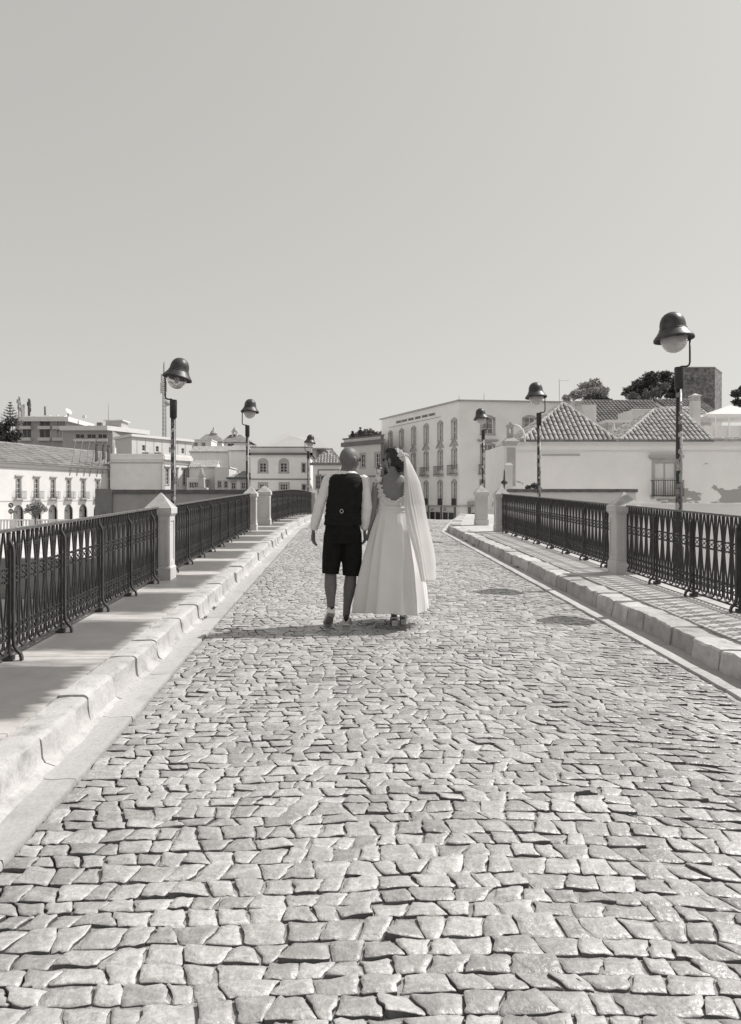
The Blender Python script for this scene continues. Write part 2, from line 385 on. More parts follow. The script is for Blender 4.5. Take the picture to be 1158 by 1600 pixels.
# ---- cobbles: irregular split stones laid in bowed rows
def row_bow(X): return -.034*max(0, X-.3)**2+.02*math.sin(X*1.7)
def stone(b, q, zt, far):
    """q: four corners (x, y) ccw starting near-left"""
    r = rnd
    cx = sum(p[0] for p in q)/4; cy = sum(p[1] for p in q)/4
    out = []
    for i in range(4):
        a, c = q[i], q[(i+1) % 4]
        if far:
            out.append((lerp(a[0], c[0], .12), lerp(a[1], c[1], .12))); out.append((lerp(a[0], c[0], .85), lerp(a[1], c[1], .85)))
        else:
            l = math.hypot(c[0]-a[0], c[1]-a[1])
            for t in (.03+r.random()*.06, .36+r.uniform(-.1,.1), .66+r.uniform(-.1,.1), .96-r.random()*.07):
                j = .0055 if .2 < t < .8 else .0025
                nx, ny = (c[1]-a[1])/l, -(c[0]-a[0])/l
                d = r.uniform(-j*1.6, j)
                out.append((lerp(a[0], c[0], t)+nx*d, lerp(a[1], c[1], t)+ny*d))
    n = len(out); kf = pw([(0, 1), (3.2, 1), (6, .62), (10, .4), (40, .4)], cy); tx, ty = r.gauss(0, .05)*kf, r.gauss(0, .065)*kf; h = r.uniform(-.004, .004)*kf
    def top(x, y): return zt(cx, cy)+h+(x-cx)*tx+(y-cy)*(ty+S)
    def ring(sc_, dz, jit=0):
        return [(cx+(x-cx)*sc_, cy+(y-cy)*sc_, top(cx+(x-cx)*sc_, cy+(y-cy)*sc_)+dz+(r.uniform(-jit, jit) if jit else 0)) for x, y in out]
    b.tone = r.random()
    rs = [ring(1.0, -.055), ring(1.0, -.0028, .0016 if not far else 0)]
    if far: rs.append(ring(.955, 0))
    else: rs += [ring(.975, -.0004, .0008), ring(.55, .0008, .0018)]
    base = len(b.v); b.v += [p for q_ in rs for p in q_]
    for ki in range(len(rs)): b.t += [b.tone+(.30 if ki in (1, 2) and not far else 0)+(r.uniform(-.12, .12) if not far else 0) for _ in range(n)]
    if b.mi is None: b.mi = ['joint_shade', []]
    for k in range(len(rs)-1):
        for j in range(n):
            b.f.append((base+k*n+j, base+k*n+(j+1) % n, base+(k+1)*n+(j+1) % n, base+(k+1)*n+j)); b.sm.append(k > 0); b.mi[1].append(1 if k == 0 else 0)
    b.f.append(tuple(base+(len(rs)-1)*n+j for j in range(n))); b.sm.append(True); b.mi[1].append(0)

rest = MB(); singles = []
Y = 1.2; ri = 0
rows = []
while Y < 35.5:
    dpt = rnd.uniform(.072, .118) if Y < 20 else rnd.uniform(.10, .15)
    rows.append((Y, dpt)); Y += dpt
def bline(k, X, Y0):                                     # the wavy line between row k-1 and row k
    return Y0+row_bow(X)+.014*n3(X*2.6, k*7.3, 1)+.005*n3(X*8, k*3.1, 5)
for k, (Y0, dpt) in enumerate(rows):
    xl, xr = GL+shL(Y0)+.012, GR+shR(Y0)-.01
    X = xl-rnd.uniform(0, .05); xs = [xl]
    while X < xr-.13:
        X += rnd.choice((rnd.uniform(.068, .105), rnd.uniform(.085, .130), rnd.uniform(.095, .150)))
        if X > xl+.05: xs.append(X)
    xs.append(xr)
    sl0 = rnd.uniform(-.012, .012)
    skews = [0]+[rnd.uniform(-.024, .024)-.010*max(0, x_-.6) for x_ in xs[1:-1]]+[0]
    for i in range(len(xs)-1):
        a, c = xs[i], xs[i+1]
        gp = rnd.choice((rnd.uniform(.001, .003), rnd.uniform(.001, .006)))
        yb0, yb1 = bline(k, a, Y0), bline(k, c, Y0); yt0, yt1 = bline(k+1, a, Y0+dpt), bline(k+1, c, Y0+dpt)
        gy = rnd.choice((rnd.uniform(.0005, .003), rnd.uniform(.001, .009)))
        q = [(a+gp-skews[i], yb0+gy), (c-gp-skews[i+1], yb1+gy), (c-gp+skews[i+1], yt1-.001), (a+gp+skews[i], yt0-.001)]
        cx, cy = (a+c)/2, Y0+dpt/2+row_bow((a+c)/2)
        u_, v_ = HX+F*cx/cy, HY-F*(road_z(cx, cy)-CAMZ)/cy
        vis = -20 < u_ < 1178 and v_ < 1615
        if vis and len(singles) < 300 and (c-a) > .06:
            b = MB(); stone(b, q, road_z, False)
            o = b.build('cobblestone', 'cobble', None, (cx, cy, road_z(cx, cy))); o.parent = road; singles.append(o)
        else:
            stone(rest, q, road_z, Y0 > 13)
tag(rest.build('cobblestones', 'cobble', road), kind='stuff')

# ---- kerb stones and gutter slabs, each a block with its own wear
def loft_y(b, prof, y0, y1, seg, amp, seed, zf, sh, round_end=.012):
    """profile (x, z) swept along the road with noise; closed block"""
    k = len(prof); vs = []
    cxp = sum(p[0] for p in prof)/k; czp = sum(p[1] for p in prof)/k
    for i in range(seg+1):
        t = i/seg; Yc = lerp(y0, y1, t)
        sh_in = 1-round_end*(abs(t-.5)*2)**24
        for x, z in prof:
            xx = cxp+(x-cxp)*sh_in; zz = czp+(z-czp)*(sh_in if z > czp else 1)
            d = amp*(n3(xx*5+seed, Yc*4.5, zz*9+seed*1.7)+.55*n3(xx*16+seed, Yc*15, zz*20+seed))
            vs.append((xx+sh(Yc)+d, Yc, zz+zf(Yc)+d*.8*(1 if z > .02 else .3)))
    fs = [(i*k+j, (i+1)*k+j, (i+1)*k+(j+1) % k, i*k+(j+1) % k) for i in range(seg) for j in range(k)]
    fs += [tuple(range(k)), tuple(seg*k+j for j in range(k-1, -1, -1))]
    b.add(vs, fs, True)
pavL = strip('pavement_left', lambda Y: EL+shL(Y), lambda Y: KLi+shL(Y)+.05, -4, 36, lambda X, Y: deck(Y)+HS-.035, 'joint')
tag(pavL, 'narrow raised stone pavement on the sunlit side of the bridge', 'pavement', kind='structure')
pavR = strip('pavement_right', lambda Y: KRi+shR(Y)-.05, lambda Y: ER+shR(Y)*1.05, -4, 36, lambda X, Y: deck(Y)+HS-.035, 'joint')
tag(pavR, 'raised stone pavement in the railing shadow', 'pavement', kind='structure')
gutL = strip('gutter_left', lambda Y: KL+shL(Y)-.04, lambda Y: GL+shL(Y)+.01, -4, 36, lambda X, Y: deck(Y)-.03, 'joint')
tag(gutL, 'gutter of pale slabs along the worn kerb', 'gutter', kind='structure')
gutR = strip('gutter_right', lambda Y: GR+shR(Y)-.01, lambda Y: KR+shR(Y)+.04, -4, 36, lambda X, Y: deck(Y)-.03, 'joint')
tag(gutR, 'gutter of pale slabs along the straight kerb', 'gutter', kind='structure')
Y = -2.0; i = 0
while Y < 33:                                            # left kerb: rounded, whitewashed, uneven
    l = rnd.uniform(.42, .72); e = rnd.uniform(-.012, .03); hh = HS+rnd.uniform(-.012, .008); f = rnd.uniform(.03, .07)
    prof = [(KLi, -.1), (KLi, hh-.004), (KLi+.06, hh), (KL-.03+e*.6, hh), (KL-.012+e*.8, hh-.006), (KL-.003+e, hh-.018), (KL+.001+e, hh-.06),
            (KL+.008+e, .05), (KL+.018+e, .024), (KL+.04+f*.6, .006), (KL+.04+f*.6, -.1)]
    b = MB(); b.tone = rnd.random(); b.sharp = 32; loft_y(b, prof, Y+.004, Y+l-.004, 14, .012, i*3.3, deck, shL, .02)
    b.build('kerb_stone', 'kerb_white', pavL); Y += l; i += 1
Y = -2.0
while Y < 33:
    l = rnd.uniform(.65, 1.0)
    prof = [(KL-.02, -.12), (KL-.02, .012), (KL+.06, .004), (KL+.12, -.002), (GL-.05, .004), (GL-.008, .003), (GL-.003, -.01), (GL-.003, -.12)]
    b = MB(); b.tone = rnd.random(); b.sharp = 32; loft_y(b, prof, Y+.003, Y+l-.003, 6, .008, i*1.3, lambda y: deck(y)+.004, shL)
    b.build('gutter_slab', 'gutter', gutL); Y += l; i += 1
Y = -2.0
while Y < 33:                                            # right kerb: squarer blocks
    l = rnd.uniform(.38, .62); e = rnd.uniform(-.014, .012); hh = HS+rnd.uniform(-.008, .006)
    prof = [(KRi, hh-.004), (KRi, -.1), (KR-.02+e, -.1), (KR-.018+e, .03), (KR-.008+e, hh*.6), (KR-.002+e, hh-.016), (KR+.010+e, hh-.002), (KR+.06, hh)]
    b = MB(); b.tone = rnd.random(); b.sharp = 32; loft_y(b, prof, Y+.007, Y+l-.007, 12, .018, i*2.1, deck, shR, .02)
    b.build('kerb_stone', 'kerb_stone', pavR); Y += l; i += 1
Y = -2.0
while Y < 33:
    l = rnd.uniform(.55, .95)
    prof = [(GR+.003, -.12), (GR+.003, -.008), (GR+.01, .003), (GR+.1, .004), (KR-.1, -.006), (KR-.05, .0), (KR+.02, .01), (KR+.02, -.12)]
    b = MB(); b.tone = rnd.random(); b.sharp = 32; loft_y(b, prof, Y+.004, Y+l-.004, 6, .008, i*1.9, lambda y: deck(y)+.004, shR)
    b.build('gutter_slab', 'gutter', gutR); Y += l; i += 1
def slabs(xl, xr, sh, lo, hi, m, parent):
    Y = -1.2
    while Y < 34:
        l = rnd.uniform(lo, hi); b = MB(); b.tone = rnd.random()
        a0, a1 = xl+sh(Y), xr+sh(Y); c0, c1 = xl+sh(Y+l), xr+sh(Y+l)
        z0, z1 = deck(Y)+HS-.004, deck(Y+l)+HS-.004
        y0, y1 = Y+.004, Y+l-.004
        b.hexa([(a0,y0,z0-.05),(a1,y0,z0-.05),(c1,y1,z1-.05),(c0,y1,z1-.05),(a0,y0,z0),(a1,y0,z0),(c1,y1,z1),(c0,y1,z1)])
        b.build('paving_slab', m, parent); Y += l
slabs(EL+.02, KLi-.004, shL, 1.55, 1.75, 'slab_worn', pavL)
slabs(KRi+.004, ER-.02, shR, .8, 1.3, 'slab', pavR)

# ---- bridge body, river, town ground, castle hill
b = MB(); vs = []; ys = [-6+i*1.0 for i in range(44)]
for Y in ys:
    vs += [(EL+shL(Y), Y, deck(Y)-.06), (ER+shR(Y)*1.05, Y, deck(Y)-.06), (ER+shR(Y)*1.05, Y, deck(Y)-1.3), (EL+shL(Y), Y, deck(Y)-1.3)]
n = len(ys)
b.add(vs, [(i*4+j, i*4+(j+1) % 4, (i+1)*4+(j+1) % 4, (i+1)*4+j) for i in range(n-1) for j in range(4)]+[(3,2,1,0), tuple((n-1)*4+j for j in range(4))])
bridge = b.build('bridge', 'masonry'); tag(bridge, 'old stone bridge carrying the cobbled road', 'bridge', kind='structure')
for Y in (EL, ER): pass
b = MB(); ys = [-4+i*.5 for i in range(80)]
def edge(b, x0, x1, sh):
    vs = []
    for Y in ys: vs += [(x0+sh(Y), Y, deck(Y)+HS-.002), (x1+sh(Y), Y, deck(Y)+HS-.002), (x1+sh(Y), Y, deck(Y)-.2), (x0+sh(Y), Y, deck(Y)-.2)]
    n = len(ys); b.add(vs, [(i*4+j, i*4+(j+1) % 4, (i+1)*4+(j+1) % 4, (i+1)*4+j) for i in range(n-1) for j in range(4)]+[(3,2,1,0), tuple((n-1)*4+j for j in range(4))])
edge(b, EL-.06, EL+.012, shL); b.build('edge_course', 'kerb_stone', bridge)
b = MB(); edge(b, ER-.012, ER+.06, lambda Y: shR(Y)*1.05); b.build('edge_course', 'kerb_stone', bridge)
for Y in (-3.5, 5.5, 14.5, 23.5):                        # piers with pointed cutwaters
    b = MB(); zt = deck(Y)-1.25
    pts = [(EL+.2, Y-1.1), (.7, Y-1.1), (ER-.2, Y-1.1), (ER+1.0, Y), (ER-.2, Y+1.1), (.7, Y+1.1), (EL+.2, Y+1.1), (EL-1.0, Y)]
    b.rings([[(p[0], p[1], WZ-1) for p in pts], [(p[0], p[1], zt) for p in pts]], True, False)
    b.build('pier', 'masonry', bridge)
b = MB(); b.box(-400, 400, -60, 52, WZ-1.5, WZ); river = b.build('river', 'water'); tag(river, 'river passing under the bridge', 'water', kind='structure')
b = MB(); b.add([(-4000, 46, GZ), (4000, 46, GZ), (4000, 6000, GZ), (-4000, 6000, GZ), (-4000, 46, WZ-3), (4000, 46, WZ-3)], [(0,1,2,3), (4,5,1,0)])
ground = b.build('ground', 'ground_paving'); tag(ground, 'paved town ground beyond the river', 'ground', kind='structure')
b = MB(); b.fbox((-120, 45.6), (1, 0), 0, 110, 0, .5, WZ-1, GZ+.15); b.fbox((-120, 45.55), (1, 0), 0, 110, 0, .08, GZ+.02, GZ+.18)
quay = b.build('quay_wall', 'dark_wall'); tag(quay, 'dark stone quay wall along the far river bank', 'wall', kind='structure')
b = MB(); b.box(6.4, 60, 27, 45.9, WZ-1, GZ-.05); q2 = b.build('quay_right', 'ground_paving'); tag(q2, 'paved quay at the foot of the peeling river house', 'quay', kind='structure')
def mound(name, lab, cx, cy, rx, ry, h):
    b = MB(); n = 40; vs = []; 
    for i in range(n+1):
        for j in range(n+1):
            u, v = i/n*2-1, j/n*2-1; d = u*u+v*v
            vs.append((cx+u*rx*2, cy+v*ry*2, GZ-.2+h*math.exp(-d*2.6)*(1+.12*n3(u*4, v*4, 2))-.3))
    b.add(vs, [(i*(n+1)+j, (i+1)*(n+1)+j, (i+1)*(n+1)+j+1, i*(n+1)+j+1) for i in range(n) for j in range(n)], True)
    return tag(b.build(name, 'earth'), lab, 'hill', kind='structure')
mound('hill', 'dry castle hill under the trees behind the river house', 62, 155, 45, 40, 17)
mound('hill', 'dry rise under the apartment blocks and churches', -95, 230, 90, 60, 15)
# ---------------------------------------------------------------- railings
def spiral(cx, cz, r, a0, turns, n=9, s=1):
    return [(cx+s*r*(1-.55*t)*math.cos(a0+turns*2*math.pi*t), cz+r*(1-.55*t)*math.sin(a0+turns*2*math.pi*t)) for t in [i/(n-1) for i in range(n)]]
def scroll_mesh():
    b = MB(); w = .058; hw, hd = .0040, .0085
    U = [(-w, .905), (-w, .16)]+[(-w*math.cos(a), .125-.07*math.sin(a)) for a in [math.pi*i/10 for i in range(11)]]+[(w, .16), (w, .905)]
    b.bar(U, hw, hd)
    for s in (-1, 1):
        b.bar([(s*.003, .903), (s*.014, .85), (s*.028, .78), (s*.042, .70), (s*.050, .64), (s*.051, .60), (s*.050, .55), (s*.044, .48), (s*.033, .40), (s*.020, .32), (s*.010, .25), (s*.004, .19), (s*.006, .12), (s*.02, .08)], hw, hd*.8)
        for cz, a0 in ((.800, 1.5*math.pi), (.636, 1.5*math.pi), (.560, .5*math.pi), (.232, 1.5*math.pi), (.158, .5*math.pi)):
            tr = .78 if a0 > 3 else -.78
            for cx in ((.026,) if cz != .8 else (.042,)):
                b.bar(spiral(s*cx, cz, .0245 if cz != .8 else .015, a0, tr, 10, s), .0034, .0085)
    for cz in (.598, .195): b.ball((0, 0, cz), .011, 6, 4)
    for cz in (.80,): 
        for s in (-1, 1): b.ball((s*w, 0, cz), .010, 6, 4)
    b.v = [(x*1.17, y, z) for x, y, z in b.v]
    return b.mesh('scroll_panel', 'iron')
SCROLL = scroll_mesh()
def post_mesh():
    b = MB()
    b.bar([(0, .03), (0, .915)], .010, .015)
    b.bar([(.004, .845), (.030, .80), (.034, .76), (.034, .15), (.040, .10), (.062, .065), (.084, .045), (.092, .02), (.092, -.01)], .009, .015)
    b.box(-.035, .035, -.03, .03, 0, .03)
    return b.mesh('post', 'iron')
POST = post_mesh()
def railing(label, p0, p1, per, side, baseH=HS):
    p0, p1 = Vector(p0), Vector(p1); d = p1-p0; ln = d.length; u = d/ln; ang = math.atan2(u.y, u.x)
    zf = lambda t: deck((p0+u*t).y)+baseH
    t0 = thing('iron_railing', label, 'railing', (p0.x, p0.y, zf(0)), 'wrought iron railings of the bridge')
    n = max(1, round(ln/.16)); step = ln/n
    def put(name, me, t, rz):
        o = bpy.data.objects.new(name, me); col.objects.link(o); o.parent = t0
        q = p0+u*t; o.location = (q.x-p0.x, q.y-p0.y, zf(t)-zf(0)); o.rotation_euler = (0, 0, rz); return o
    for i in range(n): put('scroll_panel', SCROLL, (i+.5)*step, ang)
    i = per//2
    while i < n:
        put('post', POST, i*step, ang+side*math.pi/2); i += per
    for nm, z0, z1, hwid in (('top_rail', .905, .925, .022), ('bottom_rail', .035, .05, .012)):
        b = MB(); vs = []; k = max(2, int(ln/.7))
        nx, ny = -u.y*hwid, u.x*hwid
        for j in range(k+1):
            t = ln*j/k; q = p0+u*t; z = zf(t)
            vs += [(q.x+nx, q.y+ny, z+z0), (q.x-nx, q.y-ny, z+z0), (q.x-nx, q.y-ny, z+z1), (q.x+nx, q.y+ny, z+z1)]
        b.add(vs, [(j*4+m, j*4+(m+1) % 4, j*4+4+(m+1) % 4, j*4+4+m) for j in range(k) for m in range(4)]+[(3,2,1,0), tuple(k*4+m for m in range(4))])
        b.build(nm, 'rail_sunlit' if nm == 'top_rail' else 'iron', t0)
    return t0
PA = (-2.37, 9.62); PB = (-2.37, 18.75); PC = (-2.27, 20.95); PD = (-1.42, 31.6)
QA = (3.80, 10.22); QB = (3.79, 18.25); QC = (3.76, 20.75)
railing('dark scrollwork railing ending at the single pillar, opposite the peeling house wall', (FL, -1.0), (FL, PA[1]-.14), 6, -1)
railing('dark scrollwork railing between the single pillar and the paired pillars on the groom\'s side', (FL, PA[1]+.14), (FL, PB[1]-.14), 6, -1)
railing('short far scrollwork railing beyond the paired pillars, behind the groom\'s arm', (PC[0]+.05, PC[1]+.15), (PD[0]-.02, PD[1]-.15), 7, -1)
railing('dark scrollwork railing casting lacy shadow beside the peeling house wall', (FR, -1.0), (FR, QA[1]-.14), 6, 1)
railing('dark scrollwork railing between two stone pillars on the bride\'s side of the road', (FR, QA[1]+.14), (FR, QB[1]-.14), 6, 1)

# ---------------------------------------------------------------- stone pillars
def pillar(label, p, h=1.10, s=1.0, worn=0):
    x, y = p; z = deck(y)+HS
    t = thing('stone_pillar', label, 'pillar', (x, y, z-.03), 'stone pillars of the bridge railing')
    a, c, d = .135*s, .170*s, .158*s
    def bev(b, hx, z0, z1, e=.006):
        b.frus(x, y, z0, z0+e, hx-e, hx-e, hx, hx); b.frus(x, y, z0+e, z1-e, hx, hx, hx, hx); b.frus(x, y, z1-e, z1, hx, hx, hx-e, hx-e)
    b = MB(); b.tone = rnd.random(); bev(b, d, z-.03, z+.15); b.frus(x, y, z+.15, z+.175, d-.004, d-.004, a+.004, a+.004); b.build('base', 'pillar_stone', t)
    b = MB(); b.tone = rnd.random(); b.box(x-a, x+a, y-a, y+a, z+.175, z+.80)
    b.build('shaft', 'pillar_stone', t)
    for ux, uy in ((1,0),(0,1),(-1,0),(0,-1)):           # raised margin round each sunk panel
        b = MB(); o = (x+uy*a, y-ux*a)                   # facade frame with outward normal (uy,-ux)
        u = (ux, uy)
        for a0, a1, z0, z1 in ((-a, -a+.035, .175, .80), (a-.035, a, .175, .80), (-a+.035, a-.035, .175, .235), (-a+.035, a-.035, .74, .80)):
            b.fbox(o, u, a0, a1, -.002, .010, z+z0+.001, z+z1-.001)
        b.build('panel_margin', 'pillar_stone', t)
    b = MB(); b.tone = rnd.random(); b.frus(x, y, z+.80, z+.83, a+.011, a+.011, c-.004, c-.004); bev(b, c, z+.83, z+.915)
    b.build('cap', 'pillar_stone', t)
    b = MB(); b.tone = rnd.random()+.2; b.frus(x, y, z+.915, z+h, c-.008, c-.008, .006, .006); b.build('pyramid_top', 'kerb_white', t)
    return t
pillar('single stone pillar with pyramid top on the pavement of the groom\'s side', PA)
pillar('nearer of two paired stone pillars beyond the railing on the groom\'s side', PB)
pillar('farther of two paired stone pillars beyond the railing on the groom\'s side', PC, s=1.15)
pillar('small far stone pillar just behind the groom\'s sleeve', PD, s=1.0)
pillar('big stone pillar in the shade between the two railings on the bride\'s side', QA, s=1.05)
pillar('stone pillar closing the railing at the end of the kerb on the bride\'s side', QB)
pillar('lone stone pillar on the pavement in front of the tall pale building', QC, s=1.1)

# ---------------------------------------------------------------- lamps with helmet shades
def lamp(label, x, y, hb, side, tilt, z=None, stickers=0, clear=False, sc_=1.0, seed=0, corbel=False):
    z = deck(y) if z is None else z
    r = random.Random(seed)
    t = thing('street_lamp', label, 'street lamp', (x, y, z), 'street lamps with helmet shades along the bridge')
    hc = hb-.39*sc_
    b = MB(); b.tube([(x, y, z-.02), (x, y, z+.02)], .12, 16, smooth=False); b.tube([(x, y, z+.02), (x, y, z+.5), (x, y, z+.52), (x, y, z+hc-.2)], [.062, .062, .046, .042], 16)
    pole = b.build('pole', 'pole_paint', t)
    b = MB(); b.lathe([(.044, hc-.31), (.06, hc-.30), (.063, hc-.02), (.058, hc), (.001, hc+.002)], 16, (x, y, z)); b.build('collar', 'pole_paint', t)
    b = MB(); ax = x+side*.145*sc_
    b.tube([(x, y, z+hc-.02), (x+side*.03, y, z+hc+.01), (x+side*.10*sc_, y, z+hc+.012), (ax-side*.012, y, z+hc+.03), (ax, y, z+hc+.07), (ax, y, z+hb-.01)], .0135, 8)
    b.build('arm', 'pole_paint', t)
    cx = x-side*.07*sc_; mt = Matrix.Rotation(R(tilt)*-side, 4, 'Y') @ Matrix.Rotation(R(-3), 4, 'X') @ Matrix.Scale(sc_, 4)
    c = (cx, y, z+hb)
    b = MB(); b.lathe([(.001, .352), (.05, .346), (.095, .325), (.132, .288), (.155, .24), (.165, .19), (.168, .14), (.173, .118)], 28, c, mtx=mt)
    b.lathe([(.173, .118), (.178, .125), (.182, .118), (.178, .108)], 28, c, mtx=mt)
    b.build('helmet_dome', 'helmet_paint', t)
    b = MB(); b.lathe([(.170, .12), (.185, .10), (.215, .055), (.248, .015), (.258, .0), (.258, -.028), (.250, -.028), (.246, -.002), (.21, .04), (.165, .10)], 32, c, mtx=mt)
    b.build('brim', 'helmet_paint', t)
    b = MB(); b.lathe([(.172, .06), (.172, .0), (.166, -.05), (.148, -.105), (.118, -.15), (.075, -.182), (.03, -.196), (.001, -.198)], 28, c, mtx=mt)
    b.build('globe', 'globe_clear' if clear else 'globe_glass', t)
    b = MB(); b.lathe([(.001, .09), (.05, .09), (.05, -.02), (.035, -.10), (.001, -.11)], 12, c, mtx=mt); b.build('bulb_holder', 'light_steel', t)
    for i in range(stickers):                            # worn stickers wrapped round the pole
        zz = z+lerp(.95, hc-.36, (i+r.random()*.8)/stickers); rad = lerp(.046, .042, (zz-z)/hc)+.0015; b = MB(); b.tone = r.random()
        a0 = -math.pi/2+r.uniform(-1.1, 1.1); wa = r.uniform(.6, 1.1); hh = r.uniform(.02, .06)
        rnd_s = r.random() < .45; n = 6; vs = []
        for k in range(n+1):
            f = k/n*2-1; h2 = hh*(math.sqrt(max(0, 1-f*f))*.96+.04 if rnd_s else 1)
            for s2 in (-1, 1): vs.append((x+rad*math.cos(a0+f*wa), y+rad*math.sin(a0+f*wa), zz+s2*h2+f*.004))
        b.add(vs, [(k*2, k*2+2, k*2+3, k*2+1) for k in range(n)], True)
        b.build('sticker', 'sticker', pole)
    if corbel:
        b = MB(); sx = -side; x0, x1 = (min(x-.17, EL-.05), EL-.07) if x < 0 else (ER+.07, x+.17)
        b.box(x0, x1, y-.2, y+.2, z-.28, z-.022); b.box(x0+(0 if x > 0 else .12), x1-(.12 if x > 0 else 0), y-.15, y+.15, z-.55, z-.28)
        b.build('corbel', 'masonry', bridge)
    return t
lamp('tall lamp covered in stickers before the peeling white house', 4.65, 10.44, 3.41, 1, 4, stickers=22, seed=1, corbel=True, sc_=1.04)
lamp('lamp with pale globe before the two pyramid tiled roofs', 4.65, 18.0, 3.42, 1, 3, stickers=14, seed=2, corbel=True, sc_=1.0)
lamp('small lamp plastered with stickers before the tall pale building', 4.65, 25.3, 3.34, 1, 6, z=deck(25.3)+HS-.02, stickers=12, seed=3)
lamp('lamp with tilted helmet and clear globe behind the single pillar on the groom\'s side', -2.92, 12.7, 3.165, -1, 12, stickers=16, clear=True, seed=4, corbel=True, sc_=.97)
lamp('lamp rising behind the paired pillars against the sky', -2.70, 20.6, 3.30, -1, 3, stickers=9, seed=5, corbel=True, sc_=.98)
lamp('far lamp in front of the house with round topped windows', -1.62, 32.6, 3.30, -1, 8, z=deck(32.6)+.0, stickers=5, seed=6)
lamp('plain lamp without stickers next to the tall sticker covered lamp', 5.0, 8.6, 3.45, 1, 4, seed=7, corbel=True)
lamp('small far lamp seen between the heads of the groom and the bride', 2.2, 50.0, 4.1, -1, 4, z=deck(50)-.03, sc_=.85, seed=8)
# ---------------------------------------------------------------- buildings
def facade(b, o, u, W, z0, z1, ops, dep=.18):
    """wall sheet with real openings and reveals; ops = (a0, a1, b0, b1, arch)"""
    n = (u[1], -u[0]); P = lambda a, k, z: (o[0]+u[0]*a+n[0]*k, o[1]+u[1]*a+n[1]*k, z)
    A = sorted({0, W, *[q[0] for q in ops], *[q[1] for q in ops]}); B = sorted({z0, z1, *[q[2] for q in ops], *[q[3] for q in ops]})
    for a0, a1 in zip(A, A[1:]):
        for c0, c1 in zip(B, B[1:]):
            am, cm = (a0+a1)/2, (c0+c1)/2
            if any(q[0] < am < q[1] and q[2] < cm < q[3] for q in ops): continue
            b.add([P(a0,0,c0), P(a1,0,c0), P(a1,0,c1), P(a0,0,c1)], [(0,1,2,3)])
    for q in ops:
        a0, a1, c0, c1 = q[:4]; arch = len(q) > 4 and q[4]
        b.add([P(a0,0,c0), P(a1,0,c0), P(a1,-dep,c0), P(a0,-dep,c0)], [(0,1,2,3)])
        sp = c1
        if arch:
            rx = (a1-a0)/2; ry = min(rx, (c1-c0)*.6) if arch is True else arch; sp = c1-ry; am = (a0+a1)/2; k = 12
            pts = [(am-rx*math.cos(math.pi*i/k), sp+ry*math.sin(math.pi*i/k)) for i in range(k+1)]
            for (xa, za), (xb, zb) in zip(pts, pts[1:]):
                b.add([P(xa,0,za), P(xb,0,zb), P(xb,0,c1), P(xa,0,c1)], [(0,1,2,3)])
                b.add([P(xa,0,za), P(xb,0,zb), P(xb,-dep,zb), P(xa,-dep,za)], [(3,2,1,0)])
        else: b.add([P(a0,0,c1), P(a1,0,c1), P(a1,-dep,c1), P(a0,-dep,c1)], [(3,2,1,0)])
        b.add([P(a0,0,c0), P(a0,-dep,c0), P(a0,-dep,sp), P(a0,0,sp)], [(0,1,2,3)])
        b.add([P(a1,0,c0), P(a1,-dep,c0), P(a1,-dep,sp), P(a1,0,sp)], [(3,2,1,0)])
